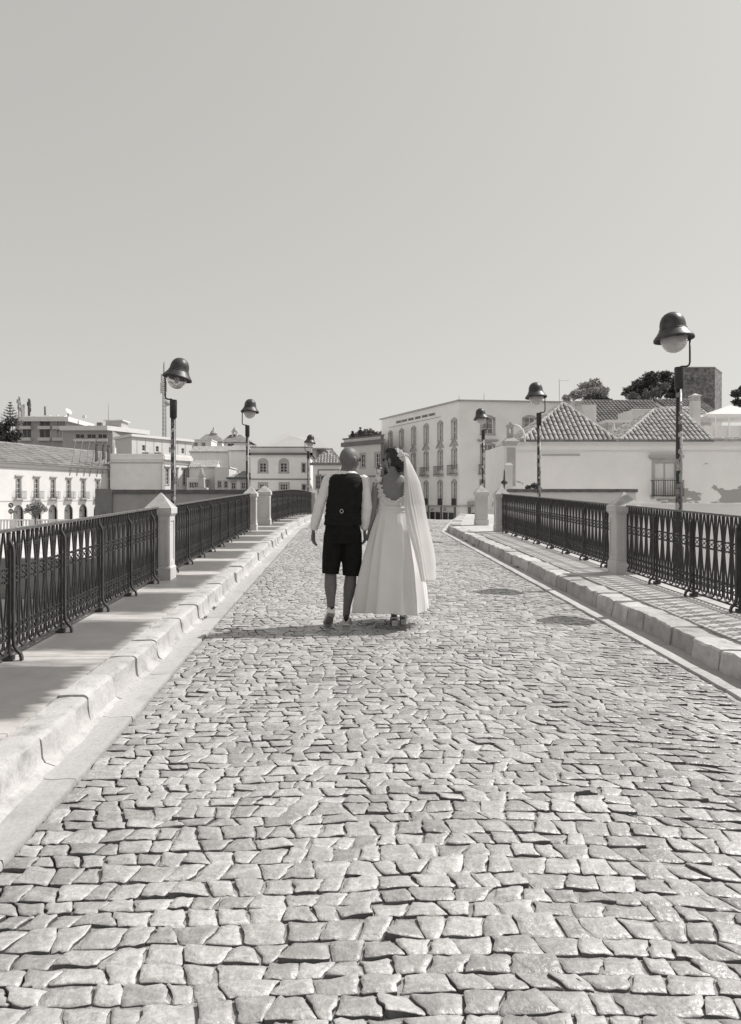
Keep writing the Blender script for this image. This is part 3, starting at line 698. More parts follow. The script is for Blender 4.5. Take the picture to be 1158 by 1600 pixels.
class House:
    def __init__(s, name, label, pts, z0, z1, wall, cat='house', group=None, top=True, wname='wall'):
        s.p = pts; s.z0, s.z1 = z0, z1; s.wm = wall
        cx = sum(q[0] for q in pts)/len(pts); cy = sum(q[1] for q in pts)/len(pts)
        s.t = thing(name, label, cat, (cx, cy, z0), group); s.ops = {}; s.wins = []; s.top = top; s.wname = wname
    def side(s, i):
        a, c = s.p[i], s.p[(i+1) % len(s.p)]; l = math.hypot(c[0]-a[0], c[1]-a[1])
        return a, ((c[0]-a[0])/l, (c[1]-a[1])/l), l
    def win(s, i, a, b0, b1, w, nx=2, nz=3, arch=0, frame='white_frame', pane='glass', sur=.12, surm='trim', dep=.18, hood=None, name='window', sill=True, crown=0):
        a0, a1 = a-w/2, a+w/2
        s.ops.setdefault(i, []).append((a0, a1, b0, b1, arch)); o, u, L = s.side(i)
        if pane:
            fb = MB(); k0, k1 = -dep+.02, -dep+.07; e = min(.07, w*.09)
            fb.fbox(o, u, a0, a0+e, k0, k1, b0, b1); fb.fbox(o, u, a1-e, a1, k0, k1, b0, b1)
            fb.fbox(o, u, a0+e, a1-e, k0, k1, b0, b0+e); fb.fbox(o, u, a0+e, a1-e, k0, k1, b1-e, b1)
            for j in range(1, nx): fb.fbox(o, u, a0+w*j/nx-e*.4, a0+w*j/nx+e*.4, k0, k1-.005, b0+e, b1-e)
            for j in range(1, nz): fb.fbox(o, u, a0+e, a1-e, k0, k1-.01, lerp(b0, b1, j/nz)-e*.3, lerp(b0, b1, j/nz)+e*.3)
            wo_ = fb.build(name, frame, s.t)
            pb = MB(); pb.fbox(o, u, a0, a1, -dep-.02, -dep+.015, b0, b1); pb.build('pane', pane, wo_)
        else: wo_ = s.t
        if sur:
            sb = MB(); q = .04
            sb.fbox(o, u, a0-sur, a0-.001, -.01, q, b0-(sur*.6 if sill else 0), b1+(0 if not arch else 0)); sb.fbox(o, u, a1+.001, a1+sur, -.01, q, b0-(sur*.6 if sill else 0), b1)
            if arch or crown:
                ry = (arch if not isinstance(arch, bool) else w/2) if arch else crown; k = 10; am = (a0+a1)/2; sp = b1-ry if arch else b1
                n = (u[1], -u[0]); P = lambda aa, kk, z: (o[0]+u[0]*aa+n[0]*kk, o[1]+u[1]*aa+n[1]*kk, z)
                for j in range(k):
                    q4 = []
                    for jj in (j, j+1):
                        th = math.pi*jj/k
                        q4.append(((am-(w/2)*math.cos(th), sp+(ry*math.sin(th) if arch else .0)), (am-(w/2+sur)*math.cos(th), sp+(ry+sur)*math.sin(th))))
                    (i0, o0), (i1, o1) = q4
                    sb.hexa([P(i0[0], q, i0[1]), P(i1[0], q, i1[1]), P(i1[0], -.01, i1[1]), P(i0[0], -.01, i0[1]), P(o0[0], q, o0[1]), P(o1[0], q, o1[1]), P(o1[0], -.01, o1[1]), P(o0[0], -.01, o0[1])])
            else: sb.fbox(o, u, a0-sur, a1+sur, -.01, q, b1+.001, b1+sur)
            if sill: sb.fbox(o, u, a0-sur*1.2, a1+sur*1.2, -.01, q+.04, b0-sur*.6, b0-.001)
            if hood == 'cornice': sb.fbox(o, u, a0-sur*2.2, a1+sur*2.2, -.01, .22, b1+sur+.08, b1+sur+.24); sb.fbox(o, u, a0-sur*1.6, a1+sur*1.6, -.01, .12, b1+sur+.001, b1+sur+.08)
            if hood == 'gable':
                n = (u[1], -u[0]); P = lambda aa, kk, z: (o[0]+u[0]*aa+n[0]*kk, o[1]+u[1]*aa+n[1]*kk, z); zz = b1+sur; am = (a0+a1)/2; hh = .75
                for sg in (-1, 1):
                    e0, e1 = am+sg*(w/2+sur*1.8), am
                    sb.hexa([P(e0,.14,zz), P(e1,.14,zz+hh), P(e1,-.01,zz+hh), P(e0,-.01,zz), P(e0,.14,zz+.16), P(e1,.14,zz+hh+.16), P(e1,-.01,zz+hh+.16), P(e0,-.01,zz+.16)])
                sb.add([P(a0-sur,.03,zz), P(a1+sur,.03,zz), P(am,.03,zz+hh)], [(0,1,2)])
            sb.build('surround', surm, wo_ if wo_ is not s.t else s.t)
        return wo_
    def balcony(s, i, a, z, w, h=.95, out=.45, m='iron', n=None, name='balcony'):
        o, u, L = s.side(i); b = MB(); a0, a1 = a-w/2, a+w/2
        b.fbox(o, u, a0, a1, 0.002, out, z-.12, z); bo = b.build(name, 'trim', s.t)
        r = MB(); t = .018; n = n or max(4, int(w/.13))
        for zz in (z+.06, z+h): r.fbox(o, u, a0, a1, out-.04, out-.01, zz, zz+.035); [r.fbox(o, u, q-.015, q+.015, .01, out-.04, zz, zz+.035) for q in (a0+.015, a1-.015)]
        for j in range(n+1): q = lerp(a0+.012, a1-.012, j/n); r.fbox(o, u, q-t*.6, q+t*.6, out-.035, out-.012, z, z+h)
        for sg in (a0+.012, a1-.012):
            for kk in (.15, .3): r.fbox(o, u, sg-t*.6, sg+t*.6, out*kk/.45, out*kk/.45+.02, z, z+h)
        r.build('balustrade', m, bo)
    def band(s, sides, z0, z1, out, m='trim', name='cornice'):
        for i in sides:
            o, u, L = s.side(i); b = MB(); b.fbox(o, u, -out, L+out, .003, out, z0, z1); b.build(name, m, s.t)
    def part(s, b, name, m, parent=None): return b.build(name, m, parent or s.t)
    def done(s):
        b = MB()
        for i in range(len(s.p)):
            o, u, L = s.side(i); facade(b, o, u, L, s.z0, s.z1, s.ops.get(i, []))
        if s.top: b.add([(q[0], q[1], s.z1) for q in s.p], [tuple(range(len(s.p)))])
        b.build(s.wname, s.wm, s.t); return s
def rect(x0, x1, y0, y1): return [(x0, y0), (x1, y0), (x1, y1), (x0, y1)]
def roof_poly(b, faces, th=.12):                         # thick sloping panels
    for f in faces:
        n = len(f); b.add([*f, *[(p[0], p[1], p[2]-th) for p in f]], [tuple(range(n)), tuple(range(2*n-1, n-1, -1))]+[(i, (i+1) % n, n+(i+1) % n, n+i)[::-1] for i in range(n)])
def tiles(b, e0, e1, t0, t1, sp=.27, r=.100, row=.46):
    """barrel tiles on the plane eave e0-e1, top t0-t1 (t0 == t1 for a hip triangle)"""
    e0, e1, t0, t1 = map(Vector, (e0, e1, t0, t1)); W = (e1-e0).length; u = (e1-e0)/W
    nrm = u.cross(((t0+t1)/2-e0)).normalized(); nrm = nrm if nrm.z > 0 else -nrm
    sdir = nrm.cross(u).normalized(); sdir = sdir if sdir.z > 0 else -sdir
    H = (t0-e0).dot(sdir); a0, a1 = (t0-e0).dot(u), (t1-e0).dot(u)
    n = max(1, int(W/sp)); sp = W/n; K = 5
    for i in range(n):
        a = (i+.5)*sp
        h = H
        if a < a0: h = H*a/a0
        if a > a1: h = min(h, H*(W-a)/(W-a1))
        if h < .12: continue
        m = max(1, int(h/row)); vs = []; b.tone = rnd.random()
        jz = rnd.uniform(-.015, .015)
        for k in range(m):
            for s2, rr in ((k*h/m-.03, r*1.06), ((k+1)*h/m, r*.86)):
                for j in range(K):
                    th = math.pi*j/(K-1)
                    vs.append(e0+u*(a+math.cos(th)*rr)+sdir*s2+nrm*(math.sin(th)*rr*.95+.01+jz+(.016 if s2 == k*h/m-.03 else .0)))
        q = 2*m
        b.add(vs, [(k*K+j, k*K+j+1, (k+1)*K+j+1, (k+1)*K+j) for k in range(q-1) for j in range(K-1)]+[tuple(range(K))], False)
def ridge(b, p, q, r=.11): 
    p, q = Vector(p), Vector(q); n = max(2, int((q-p).length/.4)); pts = []; rad = []
    for i in range(n):
        pts += [p.lerp(q, i/n), p.lerp(q, (i+.93)/n)]; rad += [r*1.08, r*.9]
    b.tube(pts, rad, 7, smooth=False)
def stuff(o): return tag(o, kind='stuff')

# ---- the white river house with two pyramid roofs (right)
Yh = 44.0; ez = pz(690, Yh)
H = House('river_house', 'long white house with peeling plaster and two pyramid tiled roofs beside the bridge', rect(px(803, Yh), px(1330, Yh), Yh, Yh+9), WZ-.6, ez, 'peeling_plaster', group=None)
x_off = H.p[0][0]
H.win(0, px(1040, Yh)-x_off, pz(775, Yh), pz(722, Yh), 1.30, 2, 2, frame='trim', pane='white_frame', sur=.16, hood='cornice', name='shuttered_door', sill=False)
H.balcony(0, px(1040, Yh)-x_off, pz(776, Yh), 1.75, h=.92, out=.5)
H.band([0], ez-.62, ez-.55, .04, 'white_wall', 'moulding'); H.band([0], ez-.22, ez-.001, .12, 'white_wall'); H.band([0, 1], ez+.002, ez+.06, .2, 'white_wall', 'eave')
o, u, L = H.side(0); b = MB(); b.fbox(o, u, px(847, Yh)-x_off, px(906, Yh)-x_off, .003, .07, pz(712, Yh), pz(710, Yh)); H.part(b, 'ledge', 'trim')
def pyramid(H, xa, xb, xt0, xt1, yt, nm, step=None):
    e = ez+.07; y0, y1 = Yh-.3, Yh+6.5; ym = Yh+3.1; zt = pz(yt, ym)
    A, B_, C, D = (xa, y0, e), (xb, y0, e), (xb, y1, e), (xa, y1, e); T0, T1 = (xt0, ym, zt), (xt1, ym, zt)
    b = MB(); roof_poly(b, [[A, B_, T1, T0], [B_, C, T1], [C, D, T0, T1], [D, A, T0]], .1); ro = H.part(b, 'roof', 'tile_dark')
    b = MB(); tiles(b, A, B_, T0, T1); tiles(b, B_, C, T1, T1); tiles(b, D, A, T0, T0); stuff(b.build('roof_tiles', 'tile', ro))
    b = MB(); ridge(b, A, T0); ridge(b, B_, T1)
    if xt1-xt0 > .1: ridge(b, T0, T1)
    b.build('ridge_tiles', 'tile', ro); return ro
pyramid(H, px(812, Yh), px(962, Yh), px(880, Yh+3.1)-.02, px(880, Yh+3.1)+.02, 630, 'a')
pyramid(H, px(966, Yh), px(1112, Yh), px(1022, Yh+3.1), px(1062, Yh+3.1), 640, 'b')
b = MB(); A, B_ = (px(1112, Yh), Yh-.3, ez+.07), (px(1330, Yh), Yh-.3, ez+.07); T0, T1 = (A[0], Yh+1.0, ez+.28), (B_[0], Yh+1.0, ez+.28)
roof_poly(b, [[A, B_, T1, T0]], .08); ro = H.part(b, 'eave_roof', 'tile'); b = MB(); tiles(b, A, B_, T0, T1); stuff(b.build('roof_tiles', 'tile', ro))
def chimney(x, y, z0, z1, w, name='chimney', par=None):
    b = MB(); h = z1-z0; b.box(x-w/2, x+w/2, y-w/2, y+w/2, z0, z1-.62*w*1.6); zc = z1-.62*w*1.6
    c = b.build(name, 'bright_wall', par)
    b = MB(); k = 5
    for i in range(k):
        for sx, sy in ((0, -1), (0, 1), (1, 0), (-1, 0)):
            t = lerp(-w*.42, w*.42, i/(k-1)); p = (x+(t if sy else sx*w*.44), y+(t if sx else sy*w*.44))
            b.box(p[0]-.045*w, p[0]+.045*w, p[1]-.045*w, p[1]+.045*w, zc+.001, zc+w*.62)
    b.frus(x, y, zc+w*.62, zc+w*.75, w*.62, w*.62, w*.62, w*.62); b.frus(x, y, zc+w*.751, z1, w*.5, w*.5, .03, .03); b.build('chimney_louvre', 'bright_wall', c)
chimney(px(1086, 48.5), 48.5, ez, pz(615, 48.5), .5, par=H.t)
chimney(px(902, 51), 51, ez, pz(624, 51), .52, par=H.t)
b = MB()                                                 # roof terrace block behind the second pyramid
b.box(px(1100, 49), px(1330, 49), 49, 52.5, ez, pz(665, 49)); H.part(b, 'terrace_wall', 'bright_wall')
for i in range(7):
    b = MB(); xx = px(1118+i*21, 48.9); b.box(xx-.03, xx+.03, 48.85, 48.91, ez+.1, pz(648, 48.9)); H.part(b, 'terrace_post', 'white_frame')
b = MB(); b.box(px(1098, 48.9), px(1330, 48.9), 48.83, 48.93, pz(650, 48.9), pz(647, 48.9)); H.part(b, 'terrace_rail', 'white_frame')
H.done()
t = thing('parasol_tent', 'white pointed terrace tent above the river house', 'tent', (px(1163, 52), 54, pz(665, 52)))
x = px(1163, 52); b = MB(); b.frus(x, 54, pz(648, 52), pz(628, 52), 2.3, 1.6, .05, .05); b.frus(x, 54, pz(652, 52), pz(648, 52)-.002, 2.3, 1.6, 2.3, 1.6); b.build('canopy', 'canopy', t)
for sx in (-2.2, 2.2):
    for sy in (-1.5, 1.5): b = MB(); b.tube([(x+sx, 54+sy, pz(665, 52)), (x+sx, 54+sy, pz(652, 52))], .04, 6); b.build('leg', 'light_steel', t)
t = thing('parasol', 'closed white parasol on the terrace in the dip between the pyramid roofs', 'parasol', (px(959, 52), 52, pz(690, 52)))
x = px(959, 52); b = MB(); b.tube([(x, 52, pz(690, 52)), (x, 52, pz(660, 52))], .025, 6); b.build('pole', 'light_steel', t)
b = MB(); b.lathe([(.16, pz(683, 52)), (.2, pz(680, 52)), (.13, pz(672, 52)), (.05, pz(663, 52)), (.01, pz(661, 52))], 10, (x, 52, 0)); b.build('canopy', 'bright_wall', t)
t = thing('terrace_awning', 'dark terrace awning frame in the dip between the pyramid roofs', 'awning', (px(965, 55), 55, pz(690, 55)))
b = MB(); b.box(px(940, 55), px(996, 55), 54, 57, pz(662, 55), pz(658, 55)); b.build('awning_sheet', 'bright_wall', t)
for xx in (942, 968, 994): b = MB(); b.box(px(xx, 55)-.05, px(xx, 55)+.05, 54.1, 54.2, pz(690, 55), pz(662, 55)); b.build('post', 'shutter', t)

# ---- houses behind it
def tiled_block(label, xa, xb, ye, yt, Y, dep, wall='white_wall', tm='tile_mid', z0=GZ, name='tiled_house', hip=0, ridge_d=None):
    e = pz(ye, Y); H = House(name, label, rect(px(xa, Y), px(xb, Y), Y, Y+dep), z0, e, wall)
    rd = ridge_d or dep/2; A, B_ = (px(xa, Y)-.15, Y-.3, e), (px(xb, Y)+.15, Y-.3, e); zt = pz(yt, Y+rd)
    T0, T1 = (A[0]+hip, Y+rd, zt), (B_[0]-hip, Y+rd, zt); C, D = (B_[0], Y+dep+.3, e), (A[0], Y+dep+.3, e)
    b = MB(); roof_poly(b, [[A, B_, T1, T0], [C, D, T0, T1]]+([[B_, C, T1], [D, A, T0]] if hip else []), .12); ro = H.part(b, 'roof', tm)
    if not hip:
        b = MB(); b.add([(A[0]+.15, Y, e), (A[0]+.15, Y+dep, e), (A[0]+.15, Y+rd, zt-.1), (B_[0]-.15, Y, e), (B_[0]-.15, Y+dep, e), (B_[0]-.15, Y+rd, zt-.1)], [(2,1,0), (3,4,5)]); H.part(b, 'gable_wall', wall)
    b = MB(); tiles(b, A, B_, T0, T1, .30, .12, .5); stuff(b.build('roof_tiles', tm, ro))
    b = MB(); ridge(b, T0, T1, .13); b.build('ridge_tiles', tm, ro)
    return H
tiled_block('house with dark tiled roof behind the dip between the pyramid roofs', 932, 1056, 664, 627, 62, 10, tm='tile_dark').done()
tiled_block('house with long grey tiled roof below the castle tower', 1060, 1128, 652, 625, 66, 9, tm='tile_dark').done()
tiled_block('low house with tiled lean-to roof behind the big chimney', 1052, 1112, 656, 638, 56, 4, tm='tile').done()
H = House('rooftop_block', 'plain white rooftop block behind the first pyramid roof', rect(px(905, 56), px(932, 56), 56, 59.5), GZ, pz(632, 56), 'bright_wall'); H.band([0], pz(647, 56), pz(646, 56), .05, 'white_wall', 'ledge'); H.done()
H = House('rooftop_block', 'sloping white rooftop block beside the second pyramid roof', rect(px(988, 57), px(1024, 57), 57, 60), GZ, pz(640, 57), 'bright_wall'); H.band([0], pz(641, 57), pz(639, 57), .06, 'white_wall', 'ledge'); H.done()
# castle tower
Yc = 140; H = House('castle_tower', 'square tower of dark rough stone rising over the roofs', [(px(1064, Yc), Yc), (px(1117, Yc), Yc), (px(1128, Yc+6), Yc+6), (px(1068, Yc+7), Yc+7)], 2, pz(574, Yc), 'castle_stone', cat='tower')
H.band([0, 1], pz(575, Yc), pz(573.2, Yc), .06, 'masonry', 'coping'); H.done()

# ---- ornamental gate pillar, small walls
Yp = 42.5; cx = px(797, Yp)
t = thing('gate_pillar', 'ornamental gate pillar with oval hole in its crown beside the river house', 'pillar', (cx, Yp, GZ))
b = MB(); b.box(cx-.29, cx+.29, Yp-.29, Yp+.29, GZ-2, pz(697, Yp)); b.build('shaft', 'white_wall', t)
b = MB(); b.box(cx-.24, cx+.24, Yp-.312, Yp-.292, pz(760, Yp), pz(700, Yp)); b.build('panel', 'trim', t)
b = MB(); b.frus(cx, Yp, pz(697, Yp), pz(690, Yp), .30, .30, .42, .42); b.frus(cx, Yp, pz(690, Yp), pz(684, Yp), .42, .42, .2, .2); b.build('cornice', 'trim', t)
b = MB(); n = 20; zc = pz(673, Yp); vs = []
outl = [(-.2, -.42), (.2, -.42), (.17, -.2), (.16, .15), (.24, .28), (.16, .36), (.1, .34), (.0, .5), (-.1, .34), (-.16, .36), (-.24, .28), (-.16, .15), (-.17, -.2)]
hole = [(.09*math.cos(2*math.pi*i/n), .17*math.sin(2*math.pi*i/n)) for i in range(n)]
def nearest_ring(outl, k):
    res = []
    for i in range(k):
        a = 2*math.pi*i/k; d = (math.cos(a), math.sin(a)); best = 0
        for p, q in zip(outl, outl[1:]+outl[:1]):
            ex, ey = q[0]-p[0], q[1]-p[1]; den = d[0]*ey-d[1]*ex
            if abs(den) < 1e-9: continue
            tt = (p[0]*ey-p[1]*ex)/den; ss = (p[0]*d[1]-p[1]*d[0])/den
            if 0 <= ss <= 1 and tt > best: best = tt
        res.append((d[0]*best, d[1]*best))
    return res
og = nearest_ring(outl, n)
rs = [[(cx+p[0], Yp+yy, zc+p[1]) for p in ring] for ring, yy in ((hole, .12), (og, .12), (og, -.12), (hole, -.12), (hole, .12))]
b.rings(rs, False, False); b.build('pierced_crown', 'trim', t)
b = MB(); pts = [(cx+.22, Yp, pz(664, Yp)), (cx+.5, Yp, pz(666, Yp)), (cx+.72, Yp, pz(672, Yp)), (cx+.84, Yp, pz(682, Yp)), (cx+.84, Yp, pz(691, Yp))]
b.tube(pts, .055, 6); b.build('volute', 'white_wall', t)
t = thing('white_post_block', 'short white block post before the ornamental gate pillar', 'post', (px(795, 38), 38, GZ))
b = MB(); b.box(px(790, 38), px(801, 38), 38, 38.3, GZ-2, pz(727, 38)); b.build('block', 'bright_wall', t)
b = MB(); b.frus((px(790, 38)+px(801, 38))/2, 38.15, pz(727, 38)+.001, pz(723, 38), .21, .18, .1, .1); b.build('top', 'bright_wall', t)
t = thing('lantern', 'small dark finial lantern in front of the white block post', 'lantern', (px(788, 35), 35, GZ))
x = px(788, 35); b = MB(); b.tube([(x, 35, GZ-.5), (x, 35, pz(757, 35))], .03, 6); b.build('pole', 'iron', t)
b = MB(); b.lathe([(.02, pz(760, 35)), (.06, pz(757, 35)), (.17, pz(754.5, 35)), (.17, pz(753.5, 35)), (.05, pz(750, 35)), (.035, pz(742, 35)), (.03, pz(737, 35)), (.005, pz(733, 35))], 12, (x, 35, 0)); b.build('finial_shade', 'iron', t)

def wall_thing(name, label, xa, xb, yt, Y, th, capm, wallm, capy=6, cat='wall', sag=0):
    za, zb = pz(yt, Y), pz(yt+capy, Y); t = thing(name, label, cat, ((px(xa, Y)+px(xb, Y))/2, Y, WZ))
    b = MB(); x0, x1 = px(xa, Y), px(xb, Y); b.box(x0, x1, Y, Y+th, WZ-1, zb); b.build('wall', wallm, t)
    b = MB(); n = 24; vs = []
    for i in range(n+1):
        x = lerp(x0-.05, x1+.05, i/n); d = .04*n3(x*2.3, Y, 4); 
        vs += [(x, Y-.06+d*.4, zb+.002-abs(d)*.9), (x, Y+th+.06, zb+.002), (x, Y+th+.06, za+d*.3), (x, Y-.06+d*.4, za+d*.3)]
    b.add(vs, [(i*4+m, i*4+(m+1) % 4, i*4+4+(m+1) % 4, i*4+4+m) for i in range(n) for m in range(4)]+[(3,2,1,0), tuple(n*4+m for m in range(4))])
    b.build('coping', capm, t); return t
wall_thing('parapet_wall', 'low plastered parapet wall with dark coping below the river house', 797, 994, 764, 30, .35, 'cap', 'white_wall', 5)
wall_thing('parapet_wall', 'low white retaining wall at the foot of the peeling house', 994, 1200, 786, 33, .3, 'white_wall', 'white_wall', 3)
lw = wall_thing('parapet_wall', 'long grey rendered wall with dark crumbling coping across the water on the groom\'s side', 176, 408, 765, 30, .5, 'cap', 'grey_wall', 6)
b = MB(); b.box(px(150, 30), px(176, 30)-.003, 29.9, 31, WZ-1, pz(765, 30)+.03); b.build('end_pier', 'dark_wall', lw)

# ---- the tall pale building at the far end of the bridge
C0 = (11.7, 77.0); dl = (.384/1.071, -1/1.071)           # left side runs away to the upper left; footprint ccw
far = (C0[0]-.384*18.5, C0[1]+18.5)
zr = pz(627, 77)
H = House('tall_building', 'tall pale three storey building with arched windows and little balconies behind the bride', [far, C0, (C0[0]+16, C0[1]+2.0), (C0[0]+16, C0[1]+24), (far[0]+6, far[1]+8)], GZ, zr, 'cream_wall', cat='building')
L0 = H.side(0)[2]
Ks = 48500
for i, xx in enumerate((613, 630.4, 649.4, 669, 691, 713)):
    Yw = Ks/(xx-91); a = (far[1]-Yw)*1.071
    zt_ = lambda y0: 1.45-(y0-777)*77/F                 # heights read at the corner
    H.win(0, a, zt_(684), zt_(654), .85, 2, 3, arch=.3, pane='glass_pale', sur=.22, surm='trim')
    H.win(0, a, zt_(733), zt_(700), .80, 2, 4, arch=.3, pane='glass_pale', sur=.22, surm='trim', hood='gable', name='balcony_door', sill=False)
    H.balcony(0, a, zt_(741), 1.5, h=.95, out=.5)
    H.win(0, a, zt_(790), zt_(751), .80, 2, 4, arch=.35, pane='glass_pale', sur=.2, surm='trim', name='tall_window', sill=False)
    o, u, L = H.side(0); b = MB(); b.fbox(o, u, a-.45, a+.45, .045, .09, zt_(790), zt_(779)); H.part(b, 'window_guard', 'iron')
for j, xx in enumerate((640, 649, 659, 670, 681, 692)):
    Yw = Ks/(xx-14-91); a = (far[1]-Yw)*1.071
    o, u, L = H.side(0); b = MB(); b.fbox(o, u, a-.75, a+.75, .005, .03, zt_(640.5), zt_(636)); H.part(b, 'attic_vent', 'trim')
    b = MB(); b.fbox(o, u, a-.6, a+.6, .031, .035, zt_(640), zt_(636.6)); H.part(b, 'vent_opening', 'dark_trim')
o, u, L = H.side(0); b = MB(); b.fbox(o, u, 2.5, L-4.0, .003, .06, zt_(645.5), zt_(644.7)); H.part(b, 'string_course', 'trim')
for xx, wd in ((762, 1.15), (828, 1.15)):
    Yw = 77+2*(px(xx, 77.5)-C0[0])/16; a = math.hypot(px(xx, Yw)-C0[0], Yw-C0[1])
    H.win(1, a, pz(678, Yw), pz(652, Yw), wd, 2, 3, arch=.35, pane='glass_pale', sur=.24, surm='trim')
    if xx < 800:
        H.win(1, a, pz(733, Yw), pz(694, Yw), wd, 2, 4, arch=.35, pane='glass_pale', sur=.24, surm='trim', hood='cornice', name='balcony_door', sill=False)
        H.balcony(1, a, pz(741, Yw), 2.0, h=.95, out=.5); H.win(1, a, pz(800, Yw), pz(749, Yw), wd*1.1, 2, 3, arch=.5, pane='glass_pale', sur=.24, surm='trim', name='arched_window')
H.band([0, 1], zr+.002, zr+.16, .22, 'trim', 'eave')
for i, xx in enumerate((762, 722)):
    Yw = 77.5; b = MB(); b.tube([(px(xx, Yw), Yw+2, zr), (px(xx, Yw), Yw+2, zr+(.9 if i else 1.2))], .03, 5); H.part(b, 'roof_pipe', 'steel')
# shop front at the foot of the left side
o, u, L = H.side(0); zf = lambda y: 1.45-(y-777)*77/F
H.band([0, 1], zf(791.5), zf(790), .18, 'trim', 'shop_cornice')
for k in range(6):
    a1 = L-.9-k*2.95; a0 = a1-2.7
    b = MB(); b.fbox(o, u, a0, a1, .003, .08, zf(801), zf(792.2)); sg = H.part(b, 'shop_sign', 'bright_wall')
    if k == 0:
        for j in range(3): b = MB(); b.fbox(o, u, a0+.35, a0+.95, .081, .09, zf(794.6+j*2.1), zf(793.7+j*2.1)); b.build('sign_line', 'black', sg)
    if k == 1:
        for j, wl_ in enumerate((.75, .55)): b = MB(); b.fbox(o, u, a0+.4, a0+.4+wl_, .081, .09, zf(797+j*2.2), zf(796+j*2.2)); b.build('sign_line', 'black', sg)
    b = MB(); b.fbox(o, u, a0+.1, a1-.1, .003, .03, GZ+.1, zf(801.5)); sw = H.part(b, 'shop_window', 'glass')
    for q in (0, .5, 1): b = MB(); aa = lerp(a0+.1, a1-.1, q); b.fbox(o, u, aa-.06, aa+.06, .031, .07, GZ+.1, zf(801.5)); b.build('mullion', 'white_frame', sw)
    b = MB(); b.fbox(o, u, a1+.03, a1+.22, .003, .16, GZ, zf(792)); H.part(b, 'pilaster', 'dark_trim')
o, u, L = H.side(1)
b = MB(); b.fbox(o, u, 1.35, 3.6, .003, .08, zf(801), zf(792.2)); sg = H.part(b, 'shop_sign', 'bright_wall')
def letters(text, o, u, a, k, z, size, parent, m='black'):
    cu = bpy.data.curves.new('lettering', 'FONT'); cu.body = text; cu.size = size; cu.extrude = .01
    ob = bpy.data.objects.new('lettering', cu); dg = bpy.context.evaluated_depsgraph_get(); col.objects.link(ob); dg.update()
    me = bpy.data.meshes.new_from_object(ob.evaluated_get(dg)); bpy.data.objects.remove(ob)
    n = (u[1], -u[0]); org = wl(parent)
    for v in me.vertices:
        x, y, zz = v.co; v.co = (o[0]+u[0]*(a+x)+n[0]*(k+zz)-org[0], o[1]+u[1]*(a+x)+n[1]*(k+zz)-org[1], z+y-org[2])
    me.materials.clear(); me.materials.append(M[m]); oo = bpy.data.objects.new('lettering', me); col.objects.link(oo); oo.parent = parent; return oo
letters('TA', o, u, 1.6, .095, zf(799.5), .5, sg)
b = MB(); b.fbox(o, u, 1.3, 3.6, .003, .03, GZ+.1, zf(801.5)); H.part(b, 'shop_window', 'glass')
b = MB(); b.fbox(o, u, .9, 1.2, .003, .16, GZ, zf(792)); H.part(b, 'pilaster', 'dark_trim')
b = MB(); b.fbox(o, u, .85, 1.6, .003, .35, zf(788.5), zf(783.5)); H.part(b, 'air_conditioner', 'trim')
H.done()

# ---- middle houses: one with a dark cornice, one low tiled, one with round topped windows
Ym = 84
A = (px(537, 92), 92.0); B_ = (px(600, 86), 86.0)
H = House('cornice_house', 'pale house with broad dark cornice between the groom and the bride', [A, B_, (B_[0]+.3, B_[1]+9), (A[0]+.6, A[1]+10)], GZ, pz(679, 86), 'bright_wall')
L0 = H.side(0)[2]
H.band([0], pz(693, 86), pz(686, 86), .25, 'dark_trim'); H.band([0], pz(681, 86), pz(679, 86)+.02, .12, 'dark_trim', 'coping')
b = MB(); o, u, L = H.side(0); b.fbox(o, u, L-.45, L-.002, .003, .1, GZ, pz(679, 86)-.1); H.part(b, 'corner_pilaster', 'dark_trim')
for xx in (567, 589):
    a = (px(xx, 89)-A[0])/u[0]
    H.win(0, a, pz(730, 88), pz(709, 88), .8, 2, 3, sur=.18)
H.win(0, (px(550, 90)-A[0])/u[0], pz(730, 88), pz(711, 88), .8, 2, 3, sur=.18)
H.band([0], pz(744, 86), pz(742.5, 86), .1, 'dark_trim', 'string_course'); H.done()
H = tiled_block('low house with lattice like tiled roof and dark eave behind the groom\'s head', 489, 536, 724, 702, 80, 7, wall='bright_wall', tm='tile_mid', hip=2.2)
H.band([0], pz(727, 80), pz(723, 80)-.02, .35, 'dark_trim')
for xx in (497, 505, 522): H.win(0, px(xx, 80)-H.p[0][0], pz(764, 80), pz(743, 80), .5, 1, 3, sur=.1)
b = MB(); o, u, L = H.side(0); b.fbox(o, u, .5, .62, .003, .06, GZ, pz(735, 80)); b.fbox(o, u, .5, L, .003, .06, pz(735, 80)+.002, pz(733.5, 80)); H.part(b, 'drain_pipe', 'dark_trim'); H.done()
Yy = 92; ez2 = pz(711, Yy)
H = House('round_window_house', 'pale two storey house with round topped window crowns behind the far lamp', rect(px(392, Yy), px(485, Yy), Yy, Yy+9), GZ, ez2, 'cream_wall')
x0 = H.p[0][0]
for xx in (411, 443.5): H.win(0, px(xx, Yy)-x0, pz(738, Yy), pz(723, Yy), .85, 2, 3, sur=.22, crown=.35)
H.win(0, px(411, Yy)-x0, pz(775, Yy), pz(756, Yy), .85, 3, 4, sur=.2); H.win(0, px(444, Yy)-x0, pz(775, Yy), pz(756, Yy), .95, 3, 4, sur=.2)
H.win(0, px(474.5, Yy)-x0, pz(738, Yy), pz(724, Yy), .4, 1, 2, sur=.1); H.win(0, px(475, Yy)-x0, pz(782, Yy), pz(757, Yy), .45, 1, 3, sur=.1)
H.band([0], pz(749.5, Yy), pz(748, Yy), .08, 'dark_trim', 'string_course'); H.band([0, 1], pz(714, Yy), pz(711, Yy)-.02, .12, 'white_wall'); H.band([0, 1, 3], ez2+.003, pz(707.5, Yy), .3, 'dark_trim', 'eave')
